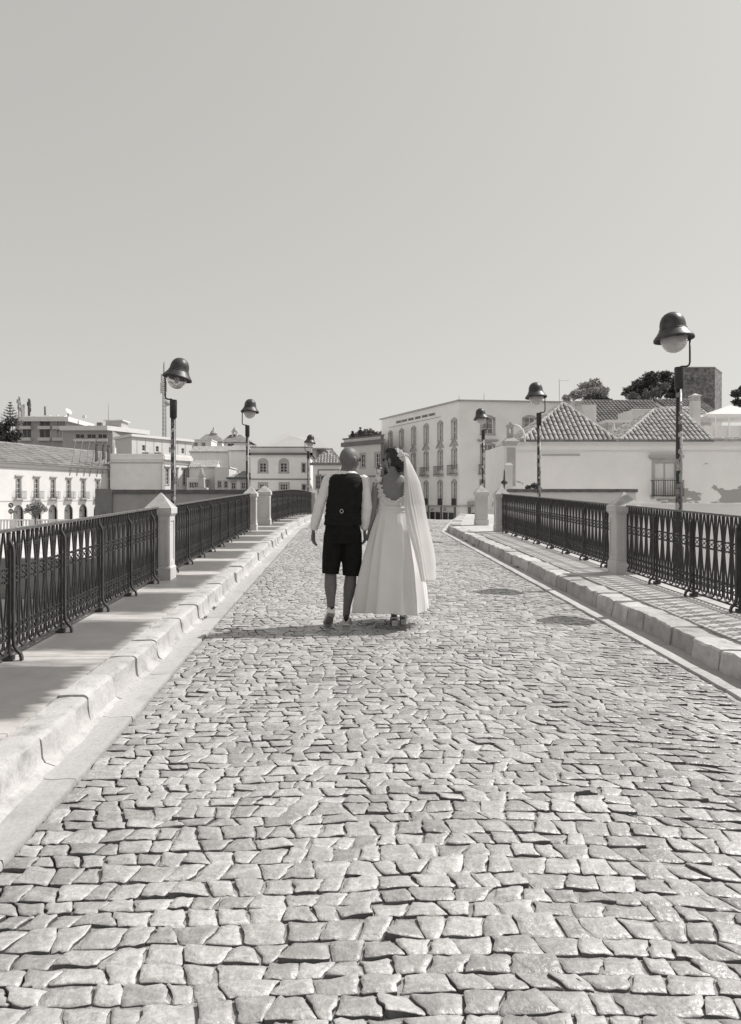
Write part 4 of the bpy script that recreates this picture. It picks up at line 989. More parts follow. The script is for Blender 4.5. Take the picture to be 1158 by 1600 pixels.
b = MB(); b.box(px(391, Yy), px(487, Yy), Yy+.4, Yy+1, ez2, pz(699, Yy)); H.part(b, 'parapet', 'white_wall'); b = MB(); b.box(px(390, Yy), px(488, Yy), Yy+.3, Yy+1.1, pz(699, Yy)+.002, pz(697.5, Yy)); H.part(b, 'parapet_coping', 'dark_trim'); H.done()
# grey hipped hall behind
Yg = 112; e = pz(700, Yg)
H = House('grey_roof_hall', 'hall with big smooth grey hipped roof above the round topped windows', rect(px(404, Yg), px(494, Yg), Yg, Yg+14), GZ, e, 'grey_wall', cat='hall')
A, B_, C, D = (px(400, Yg), Yg-.3, e), (px(512, Yg), Yg-.3, e), (px(512, Yg), Yg+14, e), (px(400, Yg), Yg+14, e); zt = pz(675, Yg+7); T0, T1 = (px(448, Yg+7), Yg+7, zt), (px(497, Yg+7), Yg+7, pz(684, Yg+7))
b = MB(); roof_poly(b, [[A, B_, T1, T0], [B_, C, T1], [C, D, T0, T1], [D, A, T0]], .2); H.part(b, 'roof', 'sheet_roof'); H.done()
# ---------------------------------------------------------------- the left bank
# arcaded building, its front running away along (.287, .958)
KA = 84000.0; ud = (.2873, .9578)
def apt(Yq): return (.3*Yq-71.8, Yq)
Ya, Yb = 91.5, 130.5; P0, P1 = apt(Ya), apt(Yb); n_in = (-ud[1], ud[0]); dep = 12.0
za = 5.75
H = House('arcaded_building', 'long white building with ground floor arcade and small iron balconies across the water', [P0, P1, (P1[0]+n_in[0]*dep, P1[1]+n_in[1]*dep), (P0[0]+n_in[0]*dep, P0[1]+n_in[1]*dep)], GZ, za, 'bright_wall', cat='building')
for i, xx in enumerate((29.3, 57.3, 83.2, 107.5, 130.3, 152.8, 172.8, 191.7, 210, 227.5)):
    Yw = KA/(891-xx); a = (Yw-Ya)*1.0440
    H.win(0, a, 1.30, 3.95, .85, 2, 4, frame='white_frame', sur=.14, hood='cornice', name='balcony_door', sill=False, dep=.2)
    H.balcony(0, a, 1.28, 1.75, h=.95, out=.55, n=9)
    H.win(0, a, GZ+.02, .45, 1.95, pane=None, arch=.97, sur=0, dep=.6)
    b = MB(); o, u, L = H.side(0); b.fbox(o, u, a-1.2, a+1.2, -.9, -.62, GZ+.02, 1.0); H.part(b, 'arcade_back_wall', 'grey_wall')
    b = MB(); b.fbox(o, u, a-.25, a+.45, -.6, -.55, GZ+.02, -.4); H.part(b, 'arcade_door', 'dark_trim')
H.band([0, 1], za-.55, za-.48, .08, 'trim', 'moulding'); H.band([0, 1, 3], za+.002, za+.2, .45, 'trim', 'eave')
H.band([0], .93, .99, .05, 'trim', 'string_course')
b = MB(); o, u, L = H.side(0); b.fbox(o, u, L-.7, L-.002, .003, .07, GZ, za-.6); H.part(b, 'corner_pilaster', 'trim'); b = MB(); b.fbox(o, u, 0.002, .7, .003, .07, GZ, za-.6); H.part(b, 'corner_pilaster', 'trim')
q = [(p[0], p[1], za+.21) for p in H.p]
def offp(p, a, k): return (p[0]+ud[0]*a+n_in[0]*k, p[1]+ud[1]*a+n_in[1]*k, za+.21)
E0, E1, E2, E3 = offp(P0, -.5, -.55), offp(P1, .5, -.55), offp(P1, .5, dep+.5), offp(P0, -.5, dep+.5)
T0 = (*offp(P0, 6, dep/2)[:2], 8.95); T1 = (*offp(P1, -7, dep/2)[:2], 8.95)
b = MB(); roof_poly(b, [[E0, E1, T1, T0], [E1, E2, T1], [E2, E3, T0, T1], [E3, E0, T0]], .12); ro = H.part(b, 'roof', 'tile_mid')
b = MB(); tiles(b, E0, E1, T0, T1, .34, .13, .7); tiles(b, E1, E2, T1, T1, .34, .13, .7); stuff(b.build('roof_tiles', 'tile_mid', ro))
b = MB(); ridge(b, T0, T1, .16); ridge(b, E1, T1, .16); b.build('ridge_tiles', 'tile_mid', ro); H.done()
# flagpoles leaning out from its front
for i, xt in enumerate((118, 129, 140, 149, 160, 168, 178)):
    xb = xt-9; Yw = KA/(891-xb); p = apt(Yw); n_o = (ud[1], -ud[0])
    base = Vector((p[0]+n_o[0]*.05, p[1]+n_o[1]*.05, 4.6)); top = base+Vector((n_o[0]*1.0, n_o[1]*1.0, 5.2))
    dk = ('dark hanging flag', 'pale hanging flag')[i == 6]
    lab = 'leaning bare flagpole on the arcaded building' if i < 3 else 'leaning flagpole with '+dk+' on the arcaded building'
    t = thing('flagpole', lab, 'flagpole', base, 'flagpoles of the arcaded building')
    b = MB(); b.tube([base, top], [.05, .03], 6); b.ball(top, .07, 6, 4); b.build('pole', 'steel', t)
    if i >= 3:
        b = MB(); vs = []; n, m = 6, 9; wd, hh = .95, 2.2+rnd.random()*.5
        for a in range(n+1):
            for c in range(m+1):
                f = a/n; v = c/m; q = top.lerp(base, .02+.10*v*(1-f))
                vs.append((q.x+ud[0]*f*wd*(.35+.6*v)+.12*math.sin(f*9+v*3), q.y+ud[1]*f*wd*(.35+.6*v)+.1*math.cos(f*8), q.z-v*hh*(1-.2*f)-f*.4))
        b.add(vs, [(a*(m+1)+c, (a+1)*(m+1)+c, (a+1)*(m+1)+c+1, a*(m+1)+c+1) for a in range(n) for c in range(m)], True)
        b.build('flag', 'flag_white' if i == 6 else 'flag_dark', t)

def wins_row(H, i, xs_m, z0, z1, w, **k):
    for a in xs_m: H.win(i, a, z0, z1, w, **k)
# apartment block
Y = 170; x0, x1 = px(24, Y), px(102, Y)
H = House('apartment_block', 'grey apartment block with long balconies and roof antennas above the arcaded building', [(x0, Y), (x1, Y), (px(150, Y+16), Y+16), (x0, Y+16)], GZ, pz(656, Y), 'apt_wall', cat='building')
for r0, r1 in ((675, 684), (663, 668)):
    H.win(0, px(42, Y)-x0, pz(r1, Y), pz(r0, Y)+1.2 if False else pz(r0-5, Y)+.4, 2.0, 2, 1, sur=0)
    H.win(0, px(70, Y)-x0, pz(r1, Y), pz(r0-4, Y)+.3, 2.4, 2, 1, sur=0); H.win(0, px(95, Y)-x0, pz(r1, Y), pz(r0-4, Y)+.3, 2.0, 3, 1, sur=0, pane='shutter')
for yy in (671, 689):
    for xa, xb in ((33, 50), (61, 80), (84, 101)):
        b = MB(); o, u, L = H.side(0); b.fbox(o, u, px(xa, Y)-x0, px(xb, Y)-x0, .003, .9, pz(yy, Y), pz(yy-5, Y)); H.part(b, 'balcony_front', 'bright_wall')
b = MB(); b.box(x0-1, x1+1.2, Y-1.4, Y+16, pz(659, Y), pz(652, Y)); H.part(b, 'roof_slab', 'white_wall')
b = MB(); b.box(x0+1, x1-1, Y+2, Y+12, pz(652, Y)+.002, pz(648.5, Y)); H.part(b, 'roof_box', 'white_wall')
for xx in (62, 75, 88, 119): b = MB(); b.box(px(xx, Y)-.35, px(xx, Y)+.35, Y+5, Y+5.7, pz(649, Y), pz(645, Y)); H.part(b, 'chimney', 'white_wall')
H.done()
def antenna(label, x, y0, y1, Y, w=.12, bits=6, m='steel'):
    t = thing('antenna_mast', label, 'antenna', (px(x, Y), Y, pz(y0, Y)), 'roof antennas of the apartment block')
    b = MB(); b.tube([(px(x, Y), Y, pz(y0, Y)), (px(x, Y), Y, pz(y1, Y))], w, 6); b.build('mast', m, t)
    b = MB()
    for i in range(bits):
        z = lerp(pz(y0, Y), pz(y1, Y), .35+.6*i/max(1, bits)); a = i*2.4; b.box(px(x, Y)+.35*math.cos(a)-.12, px(x, Y)+.35*math.cos(a)+.12, Y+.3*math.sin(a)-.1, Y+.3*math.sin(a)+.1, z-.45, z+.45)
    if bits: b.build('panel_antenna', m, t)
antenna('thin roof antenna mast with clustered panels at the end of the apartment roof', 29.5, 651, 619, 176, .13, 6)
antenna('short thick antenna box between the roof masts', 35.5, 651, 632, 176, .5, 2, 'light_steel')
antenna('tall dark antenna mast with clustered panels beside the short antenna box', 45.5, 650, 623, 176, .3, 7, 'flag_dark')
antenna('single dark stub pole on the apartment block roof', 70.5, 649, 635, 174, .25, 0, 'dark_trim')
antenna('thin aerial with cross arms on the flat roof right of the apartment block', 169.5, 662, 630, 160, .05, 0)
t = thing('satellite_dish', 'satellite dish on the corner of the apartment block roof', 'dish', (px(104, 170), 171, pz(652, 170)))
b = MB(); b.lathe([(.02, 0), (.5, .06), (.9, .25), (.88, .27), (.48, .09), (.02, .03)], 14, (px(104, 170), 171, pz(643, 170)), mtx=Matrix.Rotation(R(50), 4, 'Y') @ Matrix.Rotation(R(20), 4, 'X')); b.build('reflector', 'light_steel', t)
b = MB(); b.tube([(px(104, 170), 171, pz(652, 170)), (px(104, 170), 171, pz(643, 170))], .15, 6); b.build('stand', 'steel', t)
# white slab building right of it
Y = 158; x0 = px(98, Y); x1 = px(176, Y)
H = House('slab_building', 'modern block with stepped white roof slabs right of the apartment block', [(x0, Y), (x1, Y), (px(238, Y+14), Y+14), (x0, Y+14)], GZ, pz(672, Y), 'apt_wall', cat='building')
for xx in (125, 143, 160): H.win(0, px(xx, Y)-x0, pz(685, Y), pz(678, Y), 1.9, 2, 1, sur=0); b = MB(); o, u, L = H.side(0); b.fbox(o, u, px(xx, Y)-x0-1.2, px(xx, Y)-x0+1.2, .003, .5, pz(690, Y), pz(686, Y)); H.part(b, 'balcony_front', 'white_wall')
b = MB(); A = [(px(96, Y), Y-1), (px(171, Y), Y-1.4), (px(234, Y+10), Y+10), (px(150, Y+13), Y+13)]
b.rings([[(p[0], p[1], pz(673, Y)) for p in A], [(p[0], p[1], pz(666, Y)) for p in A]], True, False); H.part(b, 'roof_slab', 'white_wall')
b = MB(); b.box(px(158, Y), px(183, Y), Y+3, Y+8, pz(666, Y)+.002, pz(655, Y)); H.part(b, 'roof_house', 'trim'); b = MB(); b.box(px(155, Y), px(186, Y), Y+2.6, Y+8.4, pz(655, Y)+.002, pz(653.5, Y)); H.part(b, 'roof_house_slab', 'white_wall')
for xx in (145, 171): b = MB(); b.box(px(xx, Y)-.5, px(xx, Y)+.5, Y+4, Y+5, pz(663, Y), pz(657, Y)); H.part(b, 'chimney', 'dark_trim')
H.done()
# long white block behind, strip joints
Y = 140; x0, x1 = px(206, Y), px(300, Y+14)
H = House('long_white_block', 'long plain white block with thin vertical joints below the telecom mast', [(x0, Y), (x1, Y+14), (x1-3, Y+24), (px(180, Y+8), Y+8)], GZ, pz(682, Y), 'bright_wall', cat='building')
H.band([0, 3], pz(682, Y)+.002, pz(678, Y), .35, 'white_wall', 'roof_slab'); o, u, L = H.side(0)
for k in range(7): b = MB(); a = L*(k+.6)/7.5; b.fbox(o, u, a-.05, a+.05, .003, .04, GZ, pz(683, Y)); H.part(b, 'joint_strip', 'trim')
for k in range(4): H.win(0, L*(k+.85)/4.6, pz(703, Y), pz(694, Y), .8, 1, 2, sur=0)
H.done()
# telecom mast
Y = 150; x = px(257, Y); zb, ztop = GZ, pz(566, Y)
t = thing('telecom_mast', 'tall lattice telecom mast with panel antennas behind the tilted lamp', 'mast', (x, Y, zb))
b = MB(); zl = pz(592, Y); k = 16
for sx, sy in ((-.32, -.32), (.32, -.32), (.32, .32), (-.32, .32)): b.tube([(x+sx, Y+sy, zb), (x+sx*.9, Y+sy*.9, zl)], .06, 5)
zc = pz(690, Y)
for i in range(k):
    z0, z1 = lerp(zc, zl, i/k), lerp(zc, zl, (i+1)/k)
    for (ax, ay), (bx_, by_) in (((-.32, -.32), (.32, -.32)), ((.32, -.32), (.32, .32)), ((-.32, .32), (.32, .32)), ((-.32, -.32), (-.32, .32))):
        b.tube([(x+ax, Y+ay, z0), (x+bx_, Y+by_, z1)], .035, 4); b.tube([(x+ax, Y+ay, z1), (x+bx_, Y+by_, z1)], .035, 4)
b.build('lattice', 'steel', t)
b = MB(); b.tube([(x, Y, zl), (x, Y, ztop)], .16, 6); b.build('top_pole', 'steel', t)
for dx, y0, y1 in ((-.55, 615, 598), (.5, 613, 597), (0, 585, 570), (-.45, 597, 585)):
    b = MB(); b.box(x+dx-.16, x+dx+.16, Y-.5, Y-.25, pz(y0, Y), pz(y1, Y)); b.build('panel_antenna', 'light_steel', t)
b = MB(); b.lathe([(.02, 0), (.55, .05), (.58, .3), (.02, .34)], 14, (x+.75, Y-.5, pz(631, Y)), mtx=Matrix.Rotation(R(80), 4, 'X')); b.build('dish', 'trim', t)
# nearer cornice house
Y = 116; x0, x1 = px(172, Y), px(255, Y); xr = px(297, Y+6)
H = House('flat_roof_house', 'pale flat roofed house with deep cornice and roof boxes next to the arcaded building', [(x0, Y), (x1, Y), (xr, Y+6), (xr-2, Y+14), (x0, Y+12)], GZ, pz(712, Y), 'white_wall')
H.band([0, 1], pz(718, Y), pz(712, Y)-.02, .35, 'white_wall'); H.band([0, 1], pz(712, Y)+.003, pz(709, Y), .2, 'white_wall', 'parapet'); H.band([0, 1], pz(724, Y), pz(722.5, Y), .1, 'trim', 'moulding')
o, u, L = H.side(1)
for k in range(3): H.win(1, L*(k+.45)/3.1, pz(757, Y), pz(732, Y), .8, 2, 4, sur=.15, hood='cornice', frame='white_frame')
b = MB(); b.fbox(o, u, -.35, .35, .003, .1, GZ, pz(724, Y)-.1); H.part(b, 'corner_pilaster', 'trim')
for xx, m in ((227, 'dark_trim'), (235, 'white_frame'), (246, 'dark_trim')): b = MB(); b.box(px(xx, Y+3)-.5, px(xx, Y+3)+.5, Y+3, Y+4, pz(711, Y), pz(705, Y)); H.part(b, 'roof_box', m)
H.done()
# jumble of small white houses left of the paired pillars
def small(label, xa, xb, yt, Y, dep=8, wall='bright_wall', flat=True, wins=(), name='white_house', slab=True):
    H = House(name, label, rect(px(xa, Y), px(xb, Y), Y, Y+dep), GZ, pz(yt, Y), wall); x0 = H.p[0][0]
    if slab: H.band([0, 1, 3], pz(yt, Y)+.002, pz(yt-1.6, Y), .12, 'white_wall', 'coping')
    for wx, z0, z1, w in wins: H.win(0, px(wx, Y)-x0, pz(z0, Y), pz(z1, Y), w, 2, 2, sur=.12)
    return H.done()
tiled_block('white house with ribbed tiled roof behind the monument', 296, 337, 730, 720, 120, 6, wall='bright_wall', tm='tile').done()
small('plain sunlit white house right of the monument', 336, 358, 731, 118, wins=((343, 762, 752, .5), (353, 762, 752, .5)))
H = tiled_block('white house with low tiled roof and dark eave behind the lamp by the paired pillars', 357, 396, 746, 737, 112, 7, wall='bright_wall', tm='tile', hip=1.5); H.band([0], pz(749, 112), pz(746, 112)-.02, .3, 'dark_trim')
for xx in (365, 380): H.win(0, px(xx, 112)-H.p[0][0], pz(764, 112), pz(754, 112), .6, 2, 2, sur=.12, hood='cornice')
H.done()
tiled_block('broad blank walled house with pale tiled roof above the monument', 297, 357, 706, 698, 135, 9, wall='cream_wall', tm='tile').done()
tiled_block('tall blank walled house behind the lamp by the paired pillars', 358, 396, 704, 697, 130, 9, wall='cream_wall', tm='tile').done()
small('low white house front beside the flat roofed house', 292, 312, 748, 113, wins=((299, 762, 754, .6), (307, 762, 754, .6)))
H = House('gabled_house', 'small white house with grey gable window left of the monument', rect(px(292, 124), px(312, 124), 124, 130), GZ, pz(740, 124), 'white_wall'); b = MB(); e = pz(740, 124)
xa, xb = px(291, 124), px(315, 124); b.add([(xa, 123.9, e), (xb, 123.9, e), (xa, 123.9, pz(728, 124)), (xa, 130, e), (xb, 130, e), (xa, 130, pz(728, 124))], [(0,1,2), (5,4,3), (1,4,5,2), (0,2,5,3)]); H.part(b, 'gable', 'bright_wall')
b = MB(); b.add([(xa+.6, 123.85, e+.15), (xa+1.7, 123.85, e+.15), (xa+.6, 123.85, e+.85), (xa+.6, 123.8, e+.15), (xa+1.7, 123.8, e+.15), (xa+.6, 123.8, e+.85)], [(3,4,5), (2,1,0), (0,1,4,3), (1,2,5,4), (2,0,3,5)]); H.part(b, 'gable_window', 'shutter'); H.done()
small('pale upper house with small roof hut below the church', 297, 330, 688, 175, 8, 'white_wall', wins=((306, 697, 692, .7), (318, 697, 692, .7)))
# churches on the rise
Y = 205; H = House('church', 'white church with dark hipped roof and small lantern spire on the rise', rect(px(308, Y), px(347, Y), Y, Y+12), GZ, pz(690, Y), 'white_wall', cat='church')
e = pz(690, Y); A, B_, C, D = (px(307, Y), Y-.3, e), (px(348, Y), Y-.3, e), (px(348, Y), Y+12, e), (px(307, Y), Y+12, e); T0, T1 = (px(322, Y+6), Y+6, pz(678.5, Y+6)), (px(338, Y+6), Y+6, pz(678.5, Y+6))
b = MB(); roof_poly(b, [[A, B_, T1, T0], [B_, C, T1], [C, D, T0, T1], [D, A, T0]], .2); H.part(b, 'roof', 'tile_dark')
b = MB(); cx = px(334, Y+6); b.lathe([(.9, pz(681, Y)), (.9, pz(675, Y)), (1.15, pz(674.5, Y)), (.75, pz(671, Y)), (.35, pz(668, Y)), (.1, pz(664.5, Y)), (.01, pz(663.5, Y))], 10, (cx, Y+6, 0), smooth=False); H.part(b, 'lantern_spire', 'trim'); H.done()
H = House('church', 'church with domed roof and open bell tower behind the lamp by the paired pillars', rect(px(344, Y+4), px(388, Y+4), Y+4, Y+16), GZ, pz(689, Y), 'white_wall', cat='church')
H.win(0, 3.0, pz(697, Y), pz(691, Y), 1.8, 2, 1, sur=0); e = pz(689, Y); A, B_, C, D = (px(341, Y), Y+3.7, e), (px(391, Y), Y+3.7, e), (px(391, Y), Y+16, e), (px(341, Y), Y+16, e); T0, T1 = (px(360, Y+9), Y+9, pz(679, Y+9)), (px(376, Y+9), Y+9, pz(679, Y+9))
b = MB(); roof_poly(b, [[A, B_, T1, T0], [B_, C, T1], [C, D, T0, T1], [D, A, T0]], .2); H.part(b, 'roof', 'tile_dark')
cx = px(367, Y+8); b = MB()
for sx in (-.55, .55):
    for sy in (-.55, .55): b.box(cx+sx-.2, cx+sx+.2, Y+8+sy-.2, Y+8+sy+.2, pz(682, Y), pz(671, Y))
b.box(cx-.9, cx+.9, Y+7.1, Y+8.9, pz(671, Y)+.002, pz(669.5, Y)); b.frus(cx, Y+8, pz(690, Y), pz(682, Y)-.002, .85, .85, .85, .85); tw = H.part(b, 'bell_tower', 'white_wall')
b = MB(); b.lathe([(.75, pz(669.5, Y)+.01), (.7, pz(667.5, Y)), (.4, pz(665, Y)), (.05, pz(663, Y)), (.03, pz(660, Y))], 10, (cx, Y+8, 0)); b.build('cupola', 'trim', tw); b = MB(); b.lathe([(.02, pz(674, Y)), (.3, pz(675.5, Y)), (.4, pz(678, Y))], 8, (cx, Y+8, 0)); b.build('bell', 'dark_trim', tw); H.done()
# monument
Y = 100; x = px(315, Y); t = thing('monument', 'stepped stone monument with a figure on top among the white houses', 'monument', (x, Y, GZ))
b = MB(); b.frus(x, Y, GZ, pz(762, Y), 1.2, 1.2, .8, .8); b.frus(x, Y, pz(762, Y)+.002, pz(744, Y), .45, .45, .32, .32); b.frus(x, Y, pz(744, Y)+.002, pz(742, Y), .42, .42, .42, .42); b.build('pedestal', 'trim', t)
b = MB(); b.lathe([(.28, pz(742, Y)), (.34, pz(739, Y)), (.22, pz(736.5, Y)), (.24, pz(734.5, Y)), (.1, pz(733, Y)), (.12, pz(731.8, Y)), (.08, pz(730.6, Y)), (.01, pz(730, Y))], 10, (x, Y, 0)); b.build('figure', 'trim', t)
# traffic signs by the arcade
Y = 88; x = px(17.5, Y); t = thing('traffic_signs', 'pole with two round traffic signs before the arcade', 'sign', (x, Y, GZ))
b = MB(); b.tube([(x, Y, GZ), (x, Y, pz(784, Y))], .035, 6); b.build('pole', 'steel', t)
for yc, nm in ((789.5, 'turn_sign'), (799, 'lower_sign')):
    mt = Matrix.Rotation(R(90), 4, 'X'); b = MB(); b.lathe([(.001, .05), (.30, .05), (.31, .04), (.31, .02), (.001, .015)], 20, (x, Y-.05, pz(yc, Y)), mtx=mt); s_ = b.build(nm, 'sign_blue', t)
    b = MB(); zc = pz(yc, Y); yy = Y-.12
    if nm == 'turn_sign':
        b.bar([(.10, -.17), (.10, .02), (.06, .07), (-.03, .07)], .035, .01, (x, yy, zc)); b.add([(x-.18, yy-.01, zc+.07), (x-.03, yy-.01, zc-.03), (x-.03, yy-.01, zc+.17), (x-.18, yy+.01, zc+.07), (x-.03, yy+.01, zc-.03), (x-.03, yy+.01, zc+.17)], [(0,1,2), (5,4,3), (0,2,5,3), (2,1,4,5), (1,0,3,4)])
    else:
        for sx in (-.11, .11):
            b.bar([(sx+.075*math.cos(a), .09*math.sin(a)) for a in [2*math.pi*i/10 for i in range(11)]], .022, .01, (x, yy, zc))
    b.build('symbol', 'bright_wall', s_)
# thin square lamp post and low balustrade before the arcade
Y = 86; x = px(89, Y); t = thing('lamp_post', 'thin plain lamp post before the arcade', 'lamp post', (x, Y, GZ)); b = MB(); b.tube([(x, Y, GZ), (x, Y, pz(778, Y))], .05, 6); b.build('pole', 'steel', t); b = MB(); b.lathe([(.01, pz(775, Y)), (.2, pz(776.5, Y)), (.2, pz(777.5, Y)), (.08, pz(779, Y))], 8, (x, Y, 0)); b.build('lantern', 'steel', t)
Y = 84; x0, x1 = px(-40, Y), px(150, Y); t = thing('balustrade', 'low white balustrade along the street before the arcade', 'balustrade', (x0, Y, GZ)); b = MB(); b.box(x0, x1, Y, Y+.25, pz(813.5, Y), pz(811.5, Y)); b.build('rail', 'bright_wall', t)
n = int((x1-x0)/.35)
for i in range(n+1):
    xx = lerp(x0+.1, x1-.1, i/n); b = MB(); big = i % 6 == 0; b.box(xx-(.2 if big else .06), xx+(.2 if big else .06), Y+.02, Y+.23, GZ, pz(813.5, Y)-.002); b.build('baluster', 'bright_wall', t)

# ---------------------------------------------------------------- trees
def tree(name, label, base, h, clumps, m, leaf=.25, n=900, trunk=.15, group=None, seed=0, spread=None):
    r = random.Random(seed); bx, by, bz = base; t = thing(name, label, 'tree', base, group)
    b = MB(); top = max(c[2] for c in clumps)
    mx = sum(c[0] for c in clumps)/len(clumps); my = sum(c[1] for c in clumps)/len(clumps); mz = min(c[2] for c in clumps)
    fork = Vector((lerp(bx, mx, .6), lerp(by, my, .6), lerp(bz, mz, .7)))
    b.tube([(bx, by, bz-.3), (lerp(bx, mx, .3)+.1*trunk, by, lerp(bz, fork.z, .5)), fork], [trunk*1.3, trunk, trunk*.8], 8)
    for c in clumps:
        e = Vector((c[0], c[1], c[2])); mid = fork.lerp(e, .5)+Vector((r.uniform(-.2, .2)*c[3], r.uniform(-.2, .2)*c[3], .1*c[3])); b.tube([fork, mid, e], [trunk*.6, trunk*.35, trunk*.12], 6)
    b.build('trunk', 'bark', t)
    b = MB(); tot = sum(c[3]**2 for c in clumps)
    for c in clumps:
        rx = c[3]; rz = c[4] if len(c) > 4 else rx*.8
        for _ in range(int(n*rx*rx/tot)):
            while True:
                d = Vector((r.uniform(-1, 1), r.uniform(-1, 1), r.uniform(-1, 1)))
                if .25 < d.length < 1: break
            d *= r.uniform(.85, 1.12)*(.85+.5*n3(d.x*2.2+c[0], d.y*2.2+c[1], d.z*2.2+c[2]))
            if d.length < .4 and r.random() < .5: continue
            p = Vector((c[0]+d.x*rx, c[1]+d.y*rx, c[2]+d.z*rz)); s = leaf*r.uniform(.4, 1.1)
            a = Vector((r.gauss(0, 1), r.gauss(0, 1), r.gauss(0, .7))).normalized()*s; q = Vector((r.gauss(0, 1), r.gauss(0, 1), r.gauss(0, 1))); q = (q-a*q.dot(a)/a.length_squared).normalized()*s*.55
            b.tone = r.random(); b.add([p-a, p+q, p+a, p-q], [(0,1,2,3)])
    stuff(b.build('crown', m, t)); return t
def clump_px(lst, Y): return [(px(x, Y+dy), Y+dy, pz(y, Y+dy), r*Y/F) for x, y, r, dy in lst]
Y = 120; tree('broad_tree', 'pale airy tree rising behind the first pyramid roof', (px(925, Y), Y, 8), 10, clump_px([(900, 617, 12, 0), (915, 606, 13, 2), (928, 600, 13, 0), (940, 612, 12, -2), (885, 622, 8, 1), (922, 617, 14, -1)], Y), 'leaf_pale', .24, 5200, .2, seed=1)
Y = 112; tree('round_tree', 'small dark round tree in front of the pale airy tree', (px(928, Y), Y, 8), 10, clump_px([(920, 624, 10, 0), (934, 622, 11, 1), (946, 626, 9, 0)], Y), 'leaf_dark', .22, 3000, .15, seed=2)
Y = 124; tree('broad_tree', 'big dark dense tree beside the castle tower', (px(1020, Y), Y, 10), 12, clump_px([(985, 612, 13, 0), (1000, 602, 15, 1), (1018, 592, 15, 0), (1038, 588, 14, 2), (1050, 598, 14, 0), (1030, 608, 18, -1), (1010, 616, 14, 0), (1052, 615, 13, 0)], Y), 'leaf_dark', .26, 11000, .3, seed=3)
Y = 114; tree('slanting_tree', 'lighter slanting tree in front of the big dark tree', (px(1025, Y), Y, 9), 10, clump_px([(1012, 617, 9, 0), (1026, 611, 9, 0), (1040, 604, 8, 0), (990, 621, 11, 1)], Y), 'leaf', .2, 3600, .12, seed=4)
Y = 128; tree('broad_tree', 'dark tree past the castle tower beside the white tent', (px(1158, Y), Y, 8), 10, clump_px([(1150, 615, 9, 0), (1163, 610, 13, 1), (1152, 628, 8, 0), (1180, 620, 15, 0), (1166, 630, 12, 0)], Y), 'leaf_dark', .24, 5200, .2, seed=5)
Y = 150; tree('broad_tree', 'dark tree showing over the cornice house beside the tall building', (px(560, Y), Y, 6), 8, clump_px([(552, 684, 8, 0), (562, 679, 9, 1), (573, 676, 9, 0), (583, 679, 9, 1), (594, 682, 9, 0), (600, 677, 7, 1), (570, 686, 12, 0), (588, 688, 10, 0)], Y), 'leaf', .26, 5200, .2, seed=6)
Y = 145; tree('pointed_tree', 'narrow dark pointed trees over the cornice house', (px(556, Y), Y, 6), 8, clump_px([(551, 675, 2.2, 0), (551, 679, 3.5, 0), (552, 685, 5.5, 0), (563, 669, 2, 0), (563, 674, 3.4, 0), (564, 681, 5, 0)], Y), 'leaf_dark', .2, 1500, .15, seed=16)
Y = 80; tree('orange_tree', 'small round street tree before the arcade', (px(56, Y), Y, GZ), 3, clump_px([(48, 794, 9, 0), (60, 790, 10, .2), (68, 795, 8, -.2), (56, 799, 10, 0), (42, 798, 6, 0)], Y), 'leaf', .10, 2200, .09, seed=7)
Y = 106; tree('dark_tree', 'dark drooping tree beside the arcaded roof', (px(8, Y), Y+16, GZ), 12, clump_px([(4, 668, 14, 16), (18, 660, 12, 16), (10, 685, 20, 16), (24, 680, 14, 16), (-10, 675, 20, 16), (2, 700, 20, 16)], Y), 'leaf_dark', .3, 4200, .3, seed=8)
# araucaria: whorls of branches
Y = 130; x = px(16, Y); t = thing('araucaria', 'araucaria with tiered feathery branches behind the dark drooping tree', 'tree', (x, Y, GZ))
b = MB(); b.tube([(x, Y, GZ), (x, Y, pz(628, Y))], [.3, .04], 8); b.build('trunk', 'bark', t); b = MB(); r = random.Random(9)
for k in range(9):
    z = lerp(pz(665, Y), pz(630, Y), k/8); rad = lerp(2.4, .25, (k/8)**.8)
    for j in range(8):
        a = 2*math.pi*j/8+k*.4; 
        for s in range(int(10*rad)+4):
            f = s/(10*rad+3); p = Vector((x+math.cos(a)*rad*f, Y+math.sin(a)*rad*f, z+.55*f*f*rad*.5)); 
            for q in range(3):
                d = Vector((r.gauss(0, 1), r.gauss(0, 1), r.gauss(.5, .6))).normalized()*.26; e = d.cross(Vector((0, 0, 1))).normalized()*.05; b.add([p-e, p+e, p+d], [(0,1,2)])
stuff(b.build('crown', 'leaf', t))
# shrubs on the right bank wall and weeds
Y = 31; t = tree('shrub', 'small dark shrub growing over the parapet wall below the river house', (px(831, Y), Y, .5), 1, clump_px([(826, 762, 5, 0), (835, 759, 6, 0), (842, 763, 4, 0)], Y), 'leaf_dark', .08, 420, .02, seed=11)

# weeds in the kerb joints
for i, (wx, wy) in enumerate(((KL+.05, 8.35), (KL+.06, 7.75), (KR-.03, 17.3), (KR-.04, 16.2), (KR-.02, 12.2))):
    t = thing('weed', 'tuft of weeds in a kerb joint', 'weed', (wx, wy, deck(wy)), 'weeds along the kerbs'); b = MB(); r = random.Random(i)
    for k in range(34):
        p = Vector((wx+r.gauss(0, .016), wy+r.gauss(0, .05), deck(wy)+.004)); d = Vector((r.gauss(0, .02), r.gauss(0, .03), r.uniform(.008, .03))); e = Vector((r.gauss(0, 1), r.gauss(0, 1), 0)).normalized()*.006; b.add([p-e, p+e, p+d+e*.3, p+d-e*.3], [(0,1,2,3)])
    stuff(b.build('leaves', 'leaf_dark', t))

